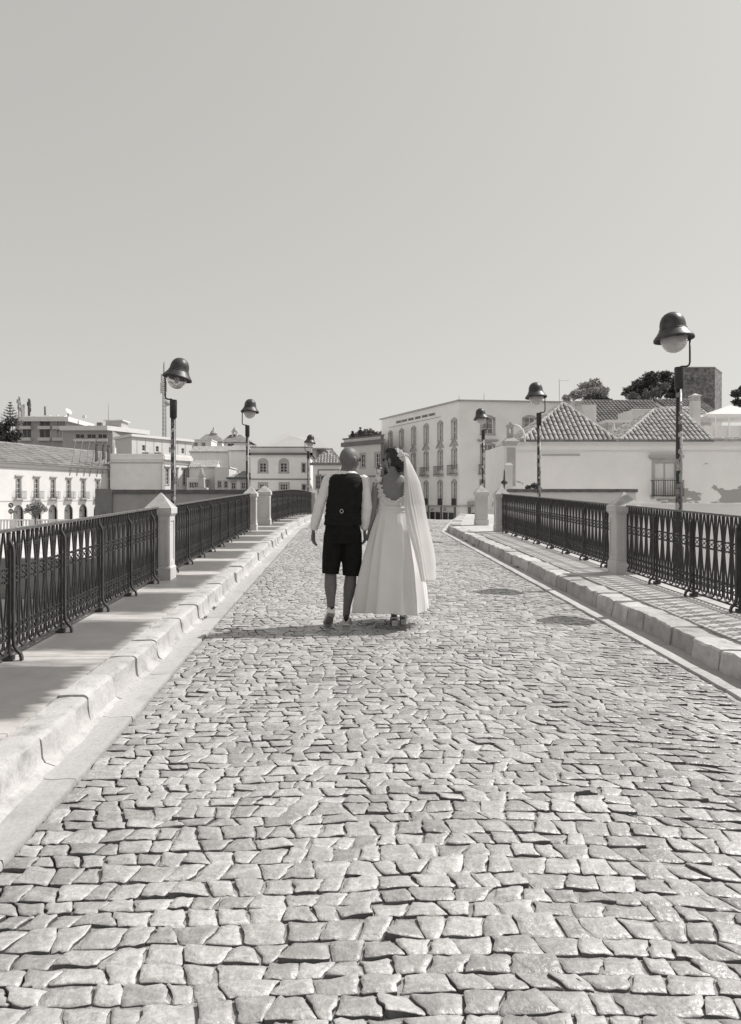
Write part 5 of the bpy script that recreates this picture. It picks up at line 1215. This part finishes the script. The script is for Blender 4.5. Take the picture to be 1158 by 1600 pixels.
t = thing('antenna_mast', 'thin aerial with one side arm on the roof beside the first pyramid roof', 'antenna', (px(874, 88), 88, pz(630, 88))); b = MB(); b.tube([(px(874, 88), 88, pz(632, 88)), (px(874, 88), 88, pz(592, 88))], .035, 5); b.build('mast', 'steel', t); b = MB(); b.tube([(px(874, 88), 88, pz(595, 88)), (px(889, 88), 88, pz(594.5, 88))], .02, 5); b.build('side_arm', 'steel', t)
# ---------------------------------------------------------------- people
def hand(b, wr, d, wdir, curl, side, s=1.0, spread=.02):
    """palm and five fingers; d = pointing direction, wdir = direction from little finger to index, palm normal follows"""
    wr, d, wdir = Vector(wr), Vector(d).normalized(), Vector(wdir).normalized(); wdir = (wdir-d*wdir.dot(d)).normalized(); pn = d.cross(wdir)*side
    b.tube([wr-d*.03*s, wr+d*.015*s, wr+d*.05*s, wr+d*.088*s], [.024*s, .027*s, .036*s, .034*s], 10, flat=.5, up=wdir)
    for i, (off, ln) in enumerate(((-.030, .062), (-.010, .076), (.010, .082), (.029, .074))):
        p = wr+d*(.082 if 0 < i < 3 else .078)*s+wdir*off*s; q = [p]; dd = d.copy()
        for j, f in enumerate((.45, .32, .23)):
            ax = wdir; ang = curl*(.7+.25*j)*(1.25-.1*i); dd = (Matrix.Rotation(ang*side, 3, ax) @ dd).normalized(); p = p+dd*ln*f*s; q.append(p)
        b.tube([wr+d*.06*s+wdir*off*.9*s]+q, [.0095*s, .0095*s, .0088*s, .008*s, .0065*s], 8)
    t0 = wr+d*.02*s+wdir*.024*s; t1 = t0+(d*.03+wdir*.022+pn*.008)*s; t2 = t1+(d*.034+wdir*.004+pn*.012)*s; t3 = t2+(d*.026-wdir*.004+pn*.010)*s
    b.tube([t0, t1, t2, t3], [.014*s, .012*s, .0105*s, .008*s], 8)
def headfn(wd=.076, dp=.098, ht=.118):
    def fn(p):
        x, y, z = p.x*wd, p.y*dp, p.z*ht
        if p.z < -.1:
            t = min(1, (-p.z-.1)/.9); x *= 1-.34*t; y = y*(1-.18*t) if p.y > 0 else y*(1-.45*t); y += .018*t
        if p.z > .2: y -= .008*(p.z-.2)
        return Vector((x, y, z))
    return fn
def head(b, c, yaw, tilt=0, s=1.0, roll=0, wd=.076, dp=.098):
    m = Matrix.Rotation(yaw, 4, 'Z') @ Matrix.Rotation(roll, 4, 'Y') @ Matrix.Rotation(tilt, 4, 'X') @ Matrix.Scale(s, 4)
    b.ball(c, 1, 22, 14, mtx=m, fn=headfn(wd, dp))
    T = lambda p: tuple(Vector(c)+(m @ Vector(p)))
    b.tube([T((0, .088, .012)), T((0, .103, -.012)), T((0, .112, -.034)), T((0, .094, -.046))], [.008*s, .011*s, .0145*s, .010*s], 8)      # nose
    b.tube([T((-.022, .086, -.068)), T((0, .093, -.066)), T((.022, .086, -.068))], [.005*s, .0075*s, .005*s], 6)                     # lips
    b.ball(T((0, .074, -.098)), .017*s, 10, 6)
    for sx in (-1, 1):
        b.tube([T((sx*.045, .082, .024)), T((sx*.02, .092, .022))], [.008*s, .008*s], 6)                                              # brow
        b.ball(T((sx*(wd+.005), -.004, -.014)), (.011*s, .020*s, .034*s), 10, 7, mtx=m.to_3x3().to_4x4() @ Matrix.Rotation(R(-18)*sx, 4, 'Z'))
    return m, T
def remesh(b, voxel, smooth=4):
    me = b.mesh('tmp', None); o = bpy.data.objects.new('tmp', me); col.objects.link(o)
    r = o.modifiers.new('r', 'REMESH'); r.mode = 'VOXEL'; r.voxel_size = voxel; r.use_smooth_shade = True
    sm = o.modifiers.new('s', 'SMOOTH'); sm.factor = .5; sm.iterations = smooth
    dg = bpy.context.evaluated_depsgraph_get(); dg.update()
    out = bpy.data.meshes.new_from_object(o.evaluated_get(dg)); bpy.data.objects.remove(o); return out
def link_mesh(me, name, m, parent):
    me.materials.clear(); me.materials.append(M[m]); me.name = name
    for p in me.polygons: p.use_smooth = True
    o = bpy.data.objects.new(name, me); col.objects.link(o); o.parent = parent; return o
def wrinkle(me, amp, sc_, seed=0, zlo=-9, zhi=9, st=(1, 1, 1)):
    n = len(me.vertices); co = [0.]*(3*n); no = [0.]*(3*n)
    me.vertices.foreach_get('co', co); me.vertices.foreach_get('normal', no)
    for i in range(n):
        x, y, z = co[3*i:3*i+3]
        if zlo < z < zhi:
            d = amp*mnoise.fractal(Vector((x*sc_*st[0]+seed, y*sc_*st[1], z*sc_*st[2])), 1, 2, 3)
            for k in range(3): co[3*i+k] += no[3*i+k]*d
    me.vertices.foreach_set('co', co); me.update()
def ell(cx, cy, z, rx, ry, n=28, p=2.3, tilt=0):
    out = []
    for i in range(n):
        a = 2*math.pi*i/n; c, s = math.cos(a), math.sin(a)
        out.append((cx+rx*abs(c)**(2/p)*(1 if c > 0 else -1), cy+ry*abs(s)**(2/p)*(1 if s > 0 else -1), z+tilt*rx*c)) 
    return out
def local(b, name, m, parent):                           # geometry given in the thing's own coordinates
    o = bpy.data.objects.new(name, b.mesh(name, m)); col.objects.link(o); o.parent = parent; return o

# ---- the groom
gy = 7.30; gz = road_z(.0, gy)-.004
man = thing('person', 'bald man in black waistcoat, white shirt and black shorts walking away hand in hand', 'person', (.005, gy, gz))
HS_ = {'sl': (-.172, 0, 1.415), 'sr': (.178, 0, 1.415), 'el': (-.258, -.045, 1.165), 'er': (.204, -.055, 1.15), 'wl': (-.318, -.005, .925), 'wr': (.178, .015, .925)}
hc = (.032, .005, 1.612)
b = MB()
mh, TH = head(b, hc, R(-50), R(-4), 1.04, 0, .082, .106)
b.tube([(0, -.01, 1.40), (.005, -.008, 1.50), (.02, 0, 1.56)], [.072, .062, .060], 14)
b.rings([ell(-.03, 0, .84, .13, .10), ell(-.03, 0, .95, .165, .115), ell(-.02, 0, 1.08, .150, .105), ell(-.005, 0, 1.25, .170, .115), ell(0, 0, 1.38, .160, .10), ell(.002, 0, 1.45, .11, .07), ell(.004, 0, 1.49, .065, .052)])
for k in 'lr':
    s_, e_, w_ = (HS_[q+k] for q in 'sew'); b.tube([Vector(s_)+Vector((.02 if k == 'l' else -.02, 0, -.02)), Vector(s_).lerp(Vector(e_), .5), e_, Vector(e_).lerp(Vector(w_), .35), w_], [.040, .040, .036, .038, .027], 12)
hand(b, (-.320, .0, .918), (-.02, .10, -1), (.35, 1, 0), .38, -1, 1.02)
hand(b, (.180, .022, .915), (.12, .12, -1), (-.2, 1, .05), .62, 1, 1.0)
# legs: left pushing off behind, right planted ahead
ll = [(-.130, .0, .90), (-.142, .02, .70), (-.150, .015, .52), (-.150, -.06, .38), (-.146, -.125, .27), (-.144, -.165, .165)]
lr = [(.055, .0, .90), (.052, .02, .70), (.050, .03, .50), (.036, .035, .36), (.012, .03, .20), (.0, .03, .08)]
b.tube(ll, [.090, .078, .056, .062, .043, .034], 14); b.tube(lr, [.090, .078, .056, .063, .041, .034], 14)
b.tube([(-.146, -.185, .150), (-.160, -.14, .075), (-.176, -.08, .045)], [.034, .040, .030], 10); b.tube([(0, .0, .05), (.004, .09, .045), (.012, .19, .03)], [.034, .040, .028], 10)
body = link_mesh(remesh(b, .0065, 5), 'body', 'skin_man', man)
# shirt
b = MB()
b.rings([ell(-.03, 0, .97, .163, .118), ell(-.02, 0, 1.10, .158, .112), ell(-.005, 0, 1.26, .178, .122), ell(0, 0, 1.38, .186, .114), ell(.002, 0, 1.45, .150, .088), ell(.006, -.002, 1.50, .082, .070)])
for k in 'lr':
    s_, e_, w_ = (Vector(HS_[q+k]) for q in 'sew')
    b.tube([s_+Vector((.03 if k == 'l' else -.03, 0, .01)), s_, s_.lerp(e_, .25), s_.lerp(e_, .6), e_, e_.lerp(w_, .3), e_.lerp(w_, .65), e_.lerp(w_, .90), e_.lerp(w_, .98)], [.050, .055, .056, .054, .050, .051, .047, .040, .034], 16)
me = remesh(b, .008, 7); wrinkle(me, .009, 7, 3, st=(1, 1, .7)); wrinkle(me, .005, 18, 9); link_mesh(me, 'shirt', 'shirt', man)
b = MB(); b.lathe([(.084, 1.455), (.084, 1.50), (.079, 1.548), (.073, 1.560), (.066, 1.55), (.068, 1.48)], 24, (.012, -.004, 0), mtx=Matrix.Rotation(R(-5), 4, 'X') @ Matrix.Translation((0, .13, 0))); local(b, 'collar', 'shirt', man)
# waistcoat: body loft with cut-in shoulders
b = MB()
b.rings([ell(-.032, 0, .972, .182, .134, 32, 2.6), ell(-.032, 0, .985, .184, .136, 32, 2.6), ell(-.025, 0, 1.10, .174, .130, 32, 2.5), ell(-.008, 0, 1.22, .184, .136, 32, 2.4), ell(-.004, -.004, 1.30, .182, .134, 32, 2.4), ell(-.006, -.006, 1.38, .178, .124, 32, 2.5), ell(-.004, -.008, 1.435, .164, .106, 32, 2.5), ell(.0, -.006, 1.465, .130, .090, 32, 2.2), ell(.006, -.004, 1.480, .088, .076, 32, 2)])
me = remesh(b, .007, 3); wrinkle(me, .006, 9, 5, st=(.6, 1, 1.6)); wrinkle(me, .005, 6, 1, .95, 1.2, (.3, 1, 4)); vest = link_mesh(me, 'waistcoat', 'vest', man)
b = MB(); b.rings([ell(-.025, 0, 1.100, .174, .133, 32, 2.5), ell(-.025, 0, 1.102, .177, .136, 32, 2.5), ell(-.026, 0, 1.122, .177, .136, 32, 2.5), ell(-.026, 0, 1.124, .174, .133, 32, 2.5)]); local(b, 'back_strap', 'vest', vest)
b = MB(); b.bar([(.015*math.cos(a), .018*math.sin(a)) for a in [2*math.pi*i/16 for i in range(17)]], .0022, .003, (-.042, -.140, 1.112)); local(b, 'buckle', 'silver', vest)
# shorts
b = MB()
b.rings([ell(-.032, 0, .80, .165, .122), ell(-.032, 0, .88, .182, .134), ell(-.032, 0, .97, .172, .126), ell(-.03, 0, 1.0, .166, .122)])
b.tube([(-.118, 0, .88), (-.136, .012, .70), (-.150, .008, .56), (-.152, .002, .498)], [.098, .094, .088, .086], 18); b.tube([(.052, 0, .88), (.056, .012, .70), (.056, .022, .56), (.054, .024, .478)], [.098, .096, .092, .090], 18)
me = remesh(b, .008, 3); wrinkle(me, .009, 8, 2, st=(1, 1, .45)); shorts = link_mesh(me, 'shorts', 'shorts', man)
for x in (-.10, .04):
    b = MB(); b.box(x-.035, x+.035, -.142, -.132, .855, .862); local(b, 'pocket_trim', 'vest', shorts)
# shoes
def shoe(lbl, heel, toe, up, parent, hgt=.085, w=.040):
    heel, toe, up = Vector(heel), Vector(toe), Vector(up).normalized(); d = (toe-heel); L = d.length; d.normalize(); up = (up-d*up.dot(d)).normalized(); sd = d.cross(up)
    def ring(t, wd, z0, z1, n=14): 
        c = heel+d*L*t; out = []
        for i in range(n):
            a = 2*math.pi*i/n; cc, ss = math.cos(a), math.sin(a); out.append(tuple(c+sd*wd*cc+up*(lerp(z0, z1, .5+.5*ss) if True else 0)))
        return out
    b = MB(); b.rings([ring(-.02, w*.55, .012, hgt*.8), ring(.03, w*.85, .012, hgt), ring(.2, w*.95, .012, hgt*1.02), ring(.42, w*.98, .012, hgt*.85), ring(.65, w*1.15, .012, hgt*.6), ring(.85, w*1.05, .012, hgt*.5), ring(1.0, w*.6, .012, hgt*.35)])
    s_ = local(b, 'shoe', 'shoe_white', parent); s_['label'] = lbl
    b = MB(); prof = [(-.035, .7), (0, .92), (.2, 1.0), (.45, .95), (.7, 1.2), (.9, 1.05), (1.02, .55)]
    lo = [tuple(heel+d*L*t+sd*w*k) for t, k in prof]+[tuple(heel+d*L*t-sd*w*k) for t, k in prof[::-1]]
    b.rings([lo, [tuple(Vector(p)+up*.016) for p in lo]], True, False); local(b, 'sole', 'shoe_white', s_)
    b = MB(); lo2 = [tuple(heel+d*L*t+sd*w*k*.80-up*.004) for t, k in prof[1:-1]]+[tuple(heel+d*L*t-sd*w*k*.80-up*.004) for t, k in prof[::-1][1:-1]]
    b.rings([lo2, [tuple(Vector(p)+up*.004) for p in lo2]], True, False); local(b, 'tread', 'shoe_sole', s_)
    b = MB(); b.rings([ring(-.022, w*.42, hgt*.42, hgt*.98), ring(.0, w*.62, hgt*.42, hgt*1.12), ring(.05, w*.66, hgt*.5, hgt*1.15)]); local(b, 'heel_tab', 'black', s_)
shoe('white sneaker with heel lifted, sole showing', (-.140, -.232, .150), (-.184, -.075, .002), (.05, .75, .65), man, hgt=.088)
shoe('white sneaker flat on the cobbles', (.0, -.045, .004), (.016, .235, .004), (0, 0, 1), man)
# sunglasses
def glasses(T, parent, s=1.0):
    b = MB()
    for sx in (-1, 1):
        b.ball(T((sx*.034, .094, .010)), (.024*s, .010*s, .019*s), 12, 8, mtx=parent_m[0].to_3x3().to_4x4())
    local(b, 'sunglasses', 'black', parent); gl = parent.children[-1] if False else None
    b = MB()
    for sx in (-1, 1): b.tube([T((sx*.060, .090, .014)), T((sx*.079, .06, .012)), T((sx*.083, .0, .006)), T((sx*.080, -.012, -.004))], .0042*s, 6)
    b.tube([T((-.06, .092, .018)), T((0, .106, .016)), T((.06, .092, .018))], .004*s, 6); local(b, 'sunglass_frame', 'black', parent)
parent_m = [mh]; glasses(TH, man)
# beard shadow and ear already part of the body

# ---- the bride
bz_ = road_z(.45, gy)-.004
br = thing('person', 'dark haired woman in long white wedding dress and veil walking away, holding the man\'s hand', 'person', (.468, gy, bz_))
hb_ = (.0, .018, 1.612)
b = MB(); mb, TB = head(b, hb_, R(55), R(-6), .97)
b.tube([(0, -.012, 1.38), (-.002, -.008, 1.45), (-.004, .006, 1.54)], [.062, .050, .050], 14)
b.rings([ell(0, 0, .80, .15, .115), ell(0, 0, .92, .168, .12), ell(0, 0, 1.06, .132, .10), ell(0, 0, 1.16, .135, .105), ell(0, 0, 1.30, .155, .105), ell(0, 0, 1.385, .158, .085), ell(0, -.002, 1.44, .115, .062), ell(0, -.004, 1.475, .058, .048)])
sl_, el_, wl_ = (-.158, 0, 1.385), (-.196, -.035, 1.14), (-.236, .005, .925)
sr_, er_, wr_ = (.158, 0, 1.385), (.205, -.02, 1.14), (.20, .04, .92)
for q in ((sl_, el_, wl_), (sr_, er_, wr_)):
    s_, e_, w_ = map(Vector, q); b.tube([s_, s_.lerp(e_, .35), e_, e_.lerp(w_, .3), w_], [.046, .043, .034, .035, .023], 12)
hand(b, (-.238, .01, .918), (-.13, .1, -1), (.3, 1, .05), .65, 1 if False else -1, .93)
hand(b, (.20, .045, .912), (0, .12, -1), (-.2, 1, 0), .4, 1, .93)
for p in (((-.055, .02, .85), (-.03, .0, .5), (-.02, .0, .30), (.008, -.02, .10)), ((.07, .02, .85), (.085, .05, .5), (.09, .07, .30), (.098, .06, .13))):
    b.tube(list(p), [.080, .055, .050, .036], 12)
b.tube([(.006, -.045, .085), (.0, .05, .05), (-.004, .13, .03)], [.030, .034, .024], 10); b.tube([(.098, .03, .105), (.10, .12, .06), (.104, .20, .03)], [.030, .034, .024], 10)
link_mesh(remesh(b, .0065, 5), 'body', 'skin_woman', br)
# hair: swept up with a low roll
b = MB()
m2 = mb
def hairfn(p): return Vector((p.x*.083, p.y*.094-.014, p.z*.117+.015))
b.ball(hb_, 1, 30, 20, mtx=m2, fn=hairfn)
T = TB
b.ball(T((0, -.088, -.050)), (.074, .064, .070), 16, 10, mtx=m2.to_3x3().to_4x4()); b.ball(T((.01, -.06, -.10)), (.055, .045, .040), 14, 8); b.ball(T((-.02, -.07, .0)), (.068, .06, .07), 14, 8)
for k in range(9): a = -.9+k*.22; b.tube([T((.060*a, .050, .084)), T((.070*a, .012, .110)), T((.068*a, -.06, .092)), T((.06*a, -.110, .02))], [.010, .014, .015, .012], 6)
me = remesh(b, .006, 3); wrinkle(me, .004, 30, 2, st=(1, 1, .4)); hair = link_mesh(me, 'hair', 'hair', br)
b = MB(); b.tube([T((-.078, .012, .005)), T((-.083, .012, -.03)), T((-.076, .018, -.06)), T((-.082, .01, -.09))], [.006, .005, .004, .002], 6); local(b, 'loose_strand', 'hair', hair)
b = MB(); b.tube([T((.078, .012, .005)), T((.083, .012, -.03)), T((.078, .018, -.06))], [.006, .005, .003], 6); local(b, 'loose_strand', 'hair', hair)
parent_m = [mb]; glasses(TB, br, .95)
b = MB(); b.ball(T((-.082, -.004, -.05)), .006, 8, 6); local(b, 'earring', 'silver', br)
# blossoms in the hair
r = random.Random(5)
for i in range(9):
    c = Vector((lerp(.045, .125, i/8)+r.uniform(-.006, .006), -.105-.01*r.random()+.03*(i/8), 1.640+.022*math.sin(i*1.7)+r.uniform(-.012, .014))); b = MB()
    for k in range(5):
        a = 2*math.pi*k/5+r.random(); d = Vector((math.cos(a), -.35, math.sin(a)))*.011; b.ball(c+d, (.009, .005, .009), 8, 5)
    b.ball(c+Vector((0, -.008, 0)), .004, 6, 4); local(b, 'hair_flower', 'lace', br)
# dress: bodice with low round back, skirt in deep folds
SK = [(1.20, .150, .118, 0), (1.14, .148, .116, 0), (1.05, .176, .140, -.004), (.90, .218, .185, -.01), (.777, .247, .215, -.014), (.62, .280, .25, -.018), (.504, .305, .27, -.02), (.32, .337, .298, -.024), (.20, .352, .310, -.026), (.142, .358, .315, -.026)]
b = MB(); n = 144; rs = []
zs = [1.20-.02*i for i in range(3)]+[1.14-.03*i for i in range(1, 34)]
zs = [z for z in zs if z > .145]+[.142]
for z in zs:
    rx = pw([(-q[0], q[1]) for q in SK], -z)*lerp(1, .945, max(0, min(1, (1.0-z)/.6))); ry = pw([(-q[0], q[2]) for q in SK], -z); ox = pw([(-q[0], q[3]) for q in SK], -z); f = max(0, min(1, (1.13-z)/.75)); ring = []
    for i in range(n):
        a = 2*math.pi*i/n; ph = 3.0*n3(math.cos(a)*1.3, math.sin(a)*1.3, 2.0)
        w1 = math.sin(a*6.5+ph+.5*n3(a, z*1.5)); w1 = (1-abs(w1))*2-1
        k = 1+f*(.11*w1+.05*math.sin(a*6+ph*.9+.6)+.016*math.sin(a*17+ph*2.5))+.010*min(1, f*6)*(1-f)*math.sin(a*34+ph*2)
        ring.append((ox+rx*k*math.cos(a), ry*k*math.sin(a)-.0*f, z+(.012*f*math.sin(a*3+1) if z < .2 else 0)))
    rs.append(ring)
inner = [[(p[0]*.975, p[1]*.975, p[2]) for p in ring] for ring in rs[::-1]]
b.rings(rs+inner, False, True); skirt = local(b, 'skirt', 'dress', br)
b = MB(); n = 64
def topz(a):                                             # neckline height round the body; back is at -pi/2
    back = max(0, -math.sin(a)); fr = max(0, math.sin(a)); side = abs(math.cos(a))
    return 1.205+.105*side**1.5+.12*fr if back > .02 else 1.205+.105*side**1.5+.12*fr
lv = 9; rs = []
for j in range(lv+1):
    ring = []
    for i in range(n):
        a = 2*math.pi*i/n; z = lerp(1.10, topz(a), j/lv); rx = pw([(1.05, .178), (1.14, .152), (1.2, .150), (1.30, .164), (1.4, .166)], z); ry = pw([(1.05, .14), (1.14, .120), (1.2, .119), (1.30, .115), (1.4, .1)], z)
        ring.append((rx*math.cos(a), ry*math.sin(a), z))
    rs.append(ring)
rs2 = rs+[[(p[0]*.965, p[1]*.965, p[2]-.002) for p in ring] for ring in rs[::-1]]
b.rings(rs2, False, True); bod = local(b, 'bodice', 'dress', br)
b = MB(); b.rings([ell(0, 0, 1.128, .158, .126, 40, 2), ell(0, 0, 1.13, .162, .130, 40, 2), ell(0, 0, 1.150, .160, .128, 40, 2), ell(0, 0, 1.152, .155, .123, 40, 2)]); local(b, 'waistband', 'dress', br)
# lace: band of small blossoms from one shoulder round the low back to the other
b = MB(); r = random.Random(11)
def lacept(t, off):                                      # t from -1 (left shoulder) to 1 (right shoulder)
    s = abs(t); x = (1 if t > 0 else -1)*pw([(0, 0), (.18, .055), (.36, .095), (.55, .120), (.8, .142), (1, .150)], s); z = pw([(0, 1.205), (.18, 1.210), (.36, 1.235), (.55, 1.290), (.8, 1.375), (1, 1.432)], s)
    nx = (1 if t > 0 else -1)*pw([(0, 0), (.3, .5), (.6, .85), (1, .9)], s); nz = -pw([(0, 1), (.3, .8), (.6, .45), (1, .25)], s)
    x += nx*off; z += nz*off
    rx = pw([(1.05, .178), (1.14, .152), (1.2, .150), (1.30, .160), (1.385, .164), (1.44, .125), (1.475, .07)], z); ry = pw([(1.05, .14), (1.14, .120), (1.2, .119), (1.30, .114), (1.385, .094), (1.44, .070), (1.475, .055)], z)
    q = max(0, 1-(x/max(rx, abs(x)+.01))**2); return Vector((x, -ry*math.sqrt(q)-.004, z))
n, m = 60, 5; vs = []
for i in range(n+1):
    for j in range(m+1):
        p = lacept(i/n*2-1, lerp(-.006, .040, j/m)); vs.append(tuple(p+Vector((0, -.001, 0))))
b.add(vs, [(i*(m+1)+j, (i+1)*(m+1)+j, (i+1)*(m+1)+j+1, i*(m+1)+j+1) for i in range(n) for j in range(m)], True); local(b, 'lace_net', 'lace', bod)
b = MB()
for i in range(150):
    p = lacept(r.uniform(-1, 1), r.uniform(-.016, .046)); s = r.uniform(.006, .011)
    for k in range(5): a = 2*math.pi*k/5+r.random(); b.ball(p+Vector((math.cos(a)*s, -.004, math.sin(a)*s)), (s*.62, .004, s*.62), 6, 4)
stuff(local(b, 'lace_blossoms', 'lace', bod))
for sg in (-1, 1):                                       # shoulder caps of lace running over to the front
    b = MB(); pts = []
    for k in range(9): a = math.pi*k/8; pts.append((sg*(.142+.012*math.sin(a)), -.08*math.cos(a), 1.395+.050*math.sin(a)))
    b.tube(pts, .020, 8, flat=.5)
    for k in range(46): q = Vector(pts[r.randrange(9)]); b.ball(q+Vector((r.uniform(-.022, .022), r.uniform(-.02, .02), r.uniform(-.004, .022))), r.uniform(.006, .010), 6, 4)
    local(b, 'lace_strap', 'lace', bod)
# veil
Rz = [(-1.632, .128), (-1.52, .185), (-1.39, .247), (-1.207, .297), (-.973, .330), (-.778, .366), (-.634, .388), (-.452, .394)]
Lz = [(-1.632, .088), (-1.4, .086), (-1.18, .088), (-.95, .125), (-.7, .18), (-.452, .235)]
def veil(off, seed, amp, m='veil', name='veil', lo=.452):
    b = MB(); nu, nv = 56, 60; vs = []
    for j in range(nv+1):
        v = j/nv; z = lerp(1.640, lo, v); xl, xr = pw(Lz, -z), pw(Rz, -z)
        for i in range(nu+1):
            u = i/nu; x = lerp(xl, xr, u); fold = (math.sin(u*46+seed+2.2*n3(u*3, v*1.2, seed))*.55*max(0, 1-1.5*u)+math.sin(u*9+seed*2+v)*.6)*amp*(.25+.75*min(1, v*2.2))*(1.1-.7*u)
            y = -pw([(0, .105), (.15, .125), (.4, .165), (.7, .26), (1, .32)], v)*(1-.55*u*u)+fold-off
            ed = .005*math.sin(u*9+seed) if v > .97 else 0
            vs.append((x+.006*math.sin(v*9+u*7), y, z+ed))
    b.add(vs, [(j*(nu+1)+i, (j+1)*(nu+1)+i, (j+1)*(nu+1)+i+1, j*(nu+1)+i+1) for j in range(nv) for i in range(nu)], True); return local(b, name, m, br)
veil(0, 1.0, .011); veil(.028, 4.0, .012, lo=.47)
# shoes: block heeled sandals
for hx, hy, hz, tx_, ty_ in ((.006, -.075, .0, -.004, .14), (.098, .0, .0, .104, .22)):
    b = MB(); b.frus(hx, hy+.01, hz+.004, hz+.055, .026, .024, .028, .026); hl = local(b, 'heel', 'shoe_white', br)
    b = MB(); b.tube([(hx, hy-.012, hz+.062), (hx, hy+.05, hz+.052), (lerp(hx, tx_, .6), lerp(hy, ty_, .6), hz+.018), (tx_, ty_, hz+.014)], [.030, .032, .036, .028], 10, flat=1, up=(0, 0, .3)); 
    b.v = [(p[0], p[1], hz+.0+(p[2]-hz)*.55+.010) for p in b.v]; local(b, 'sole', 'shoe_sole', br)
    b = MB(); b.tube([(hx-.034, hy+.03, hz+.06), (hx-.03, hy-.018, hz+.082), (hx, hy-.030, hz+.086), (hx+.03, hy-.018, hz+.082), (hx+.034, hy+.03, hz+.06)], .008, 6); local(b, 'strap', 'shoe_white', br)
b = MB(); b.lathe([(.026, -.003), (.029, 0), (.026, .003)], 16, (-.234, .006, .945)); local(b, 'bracelet', 'silver', br)
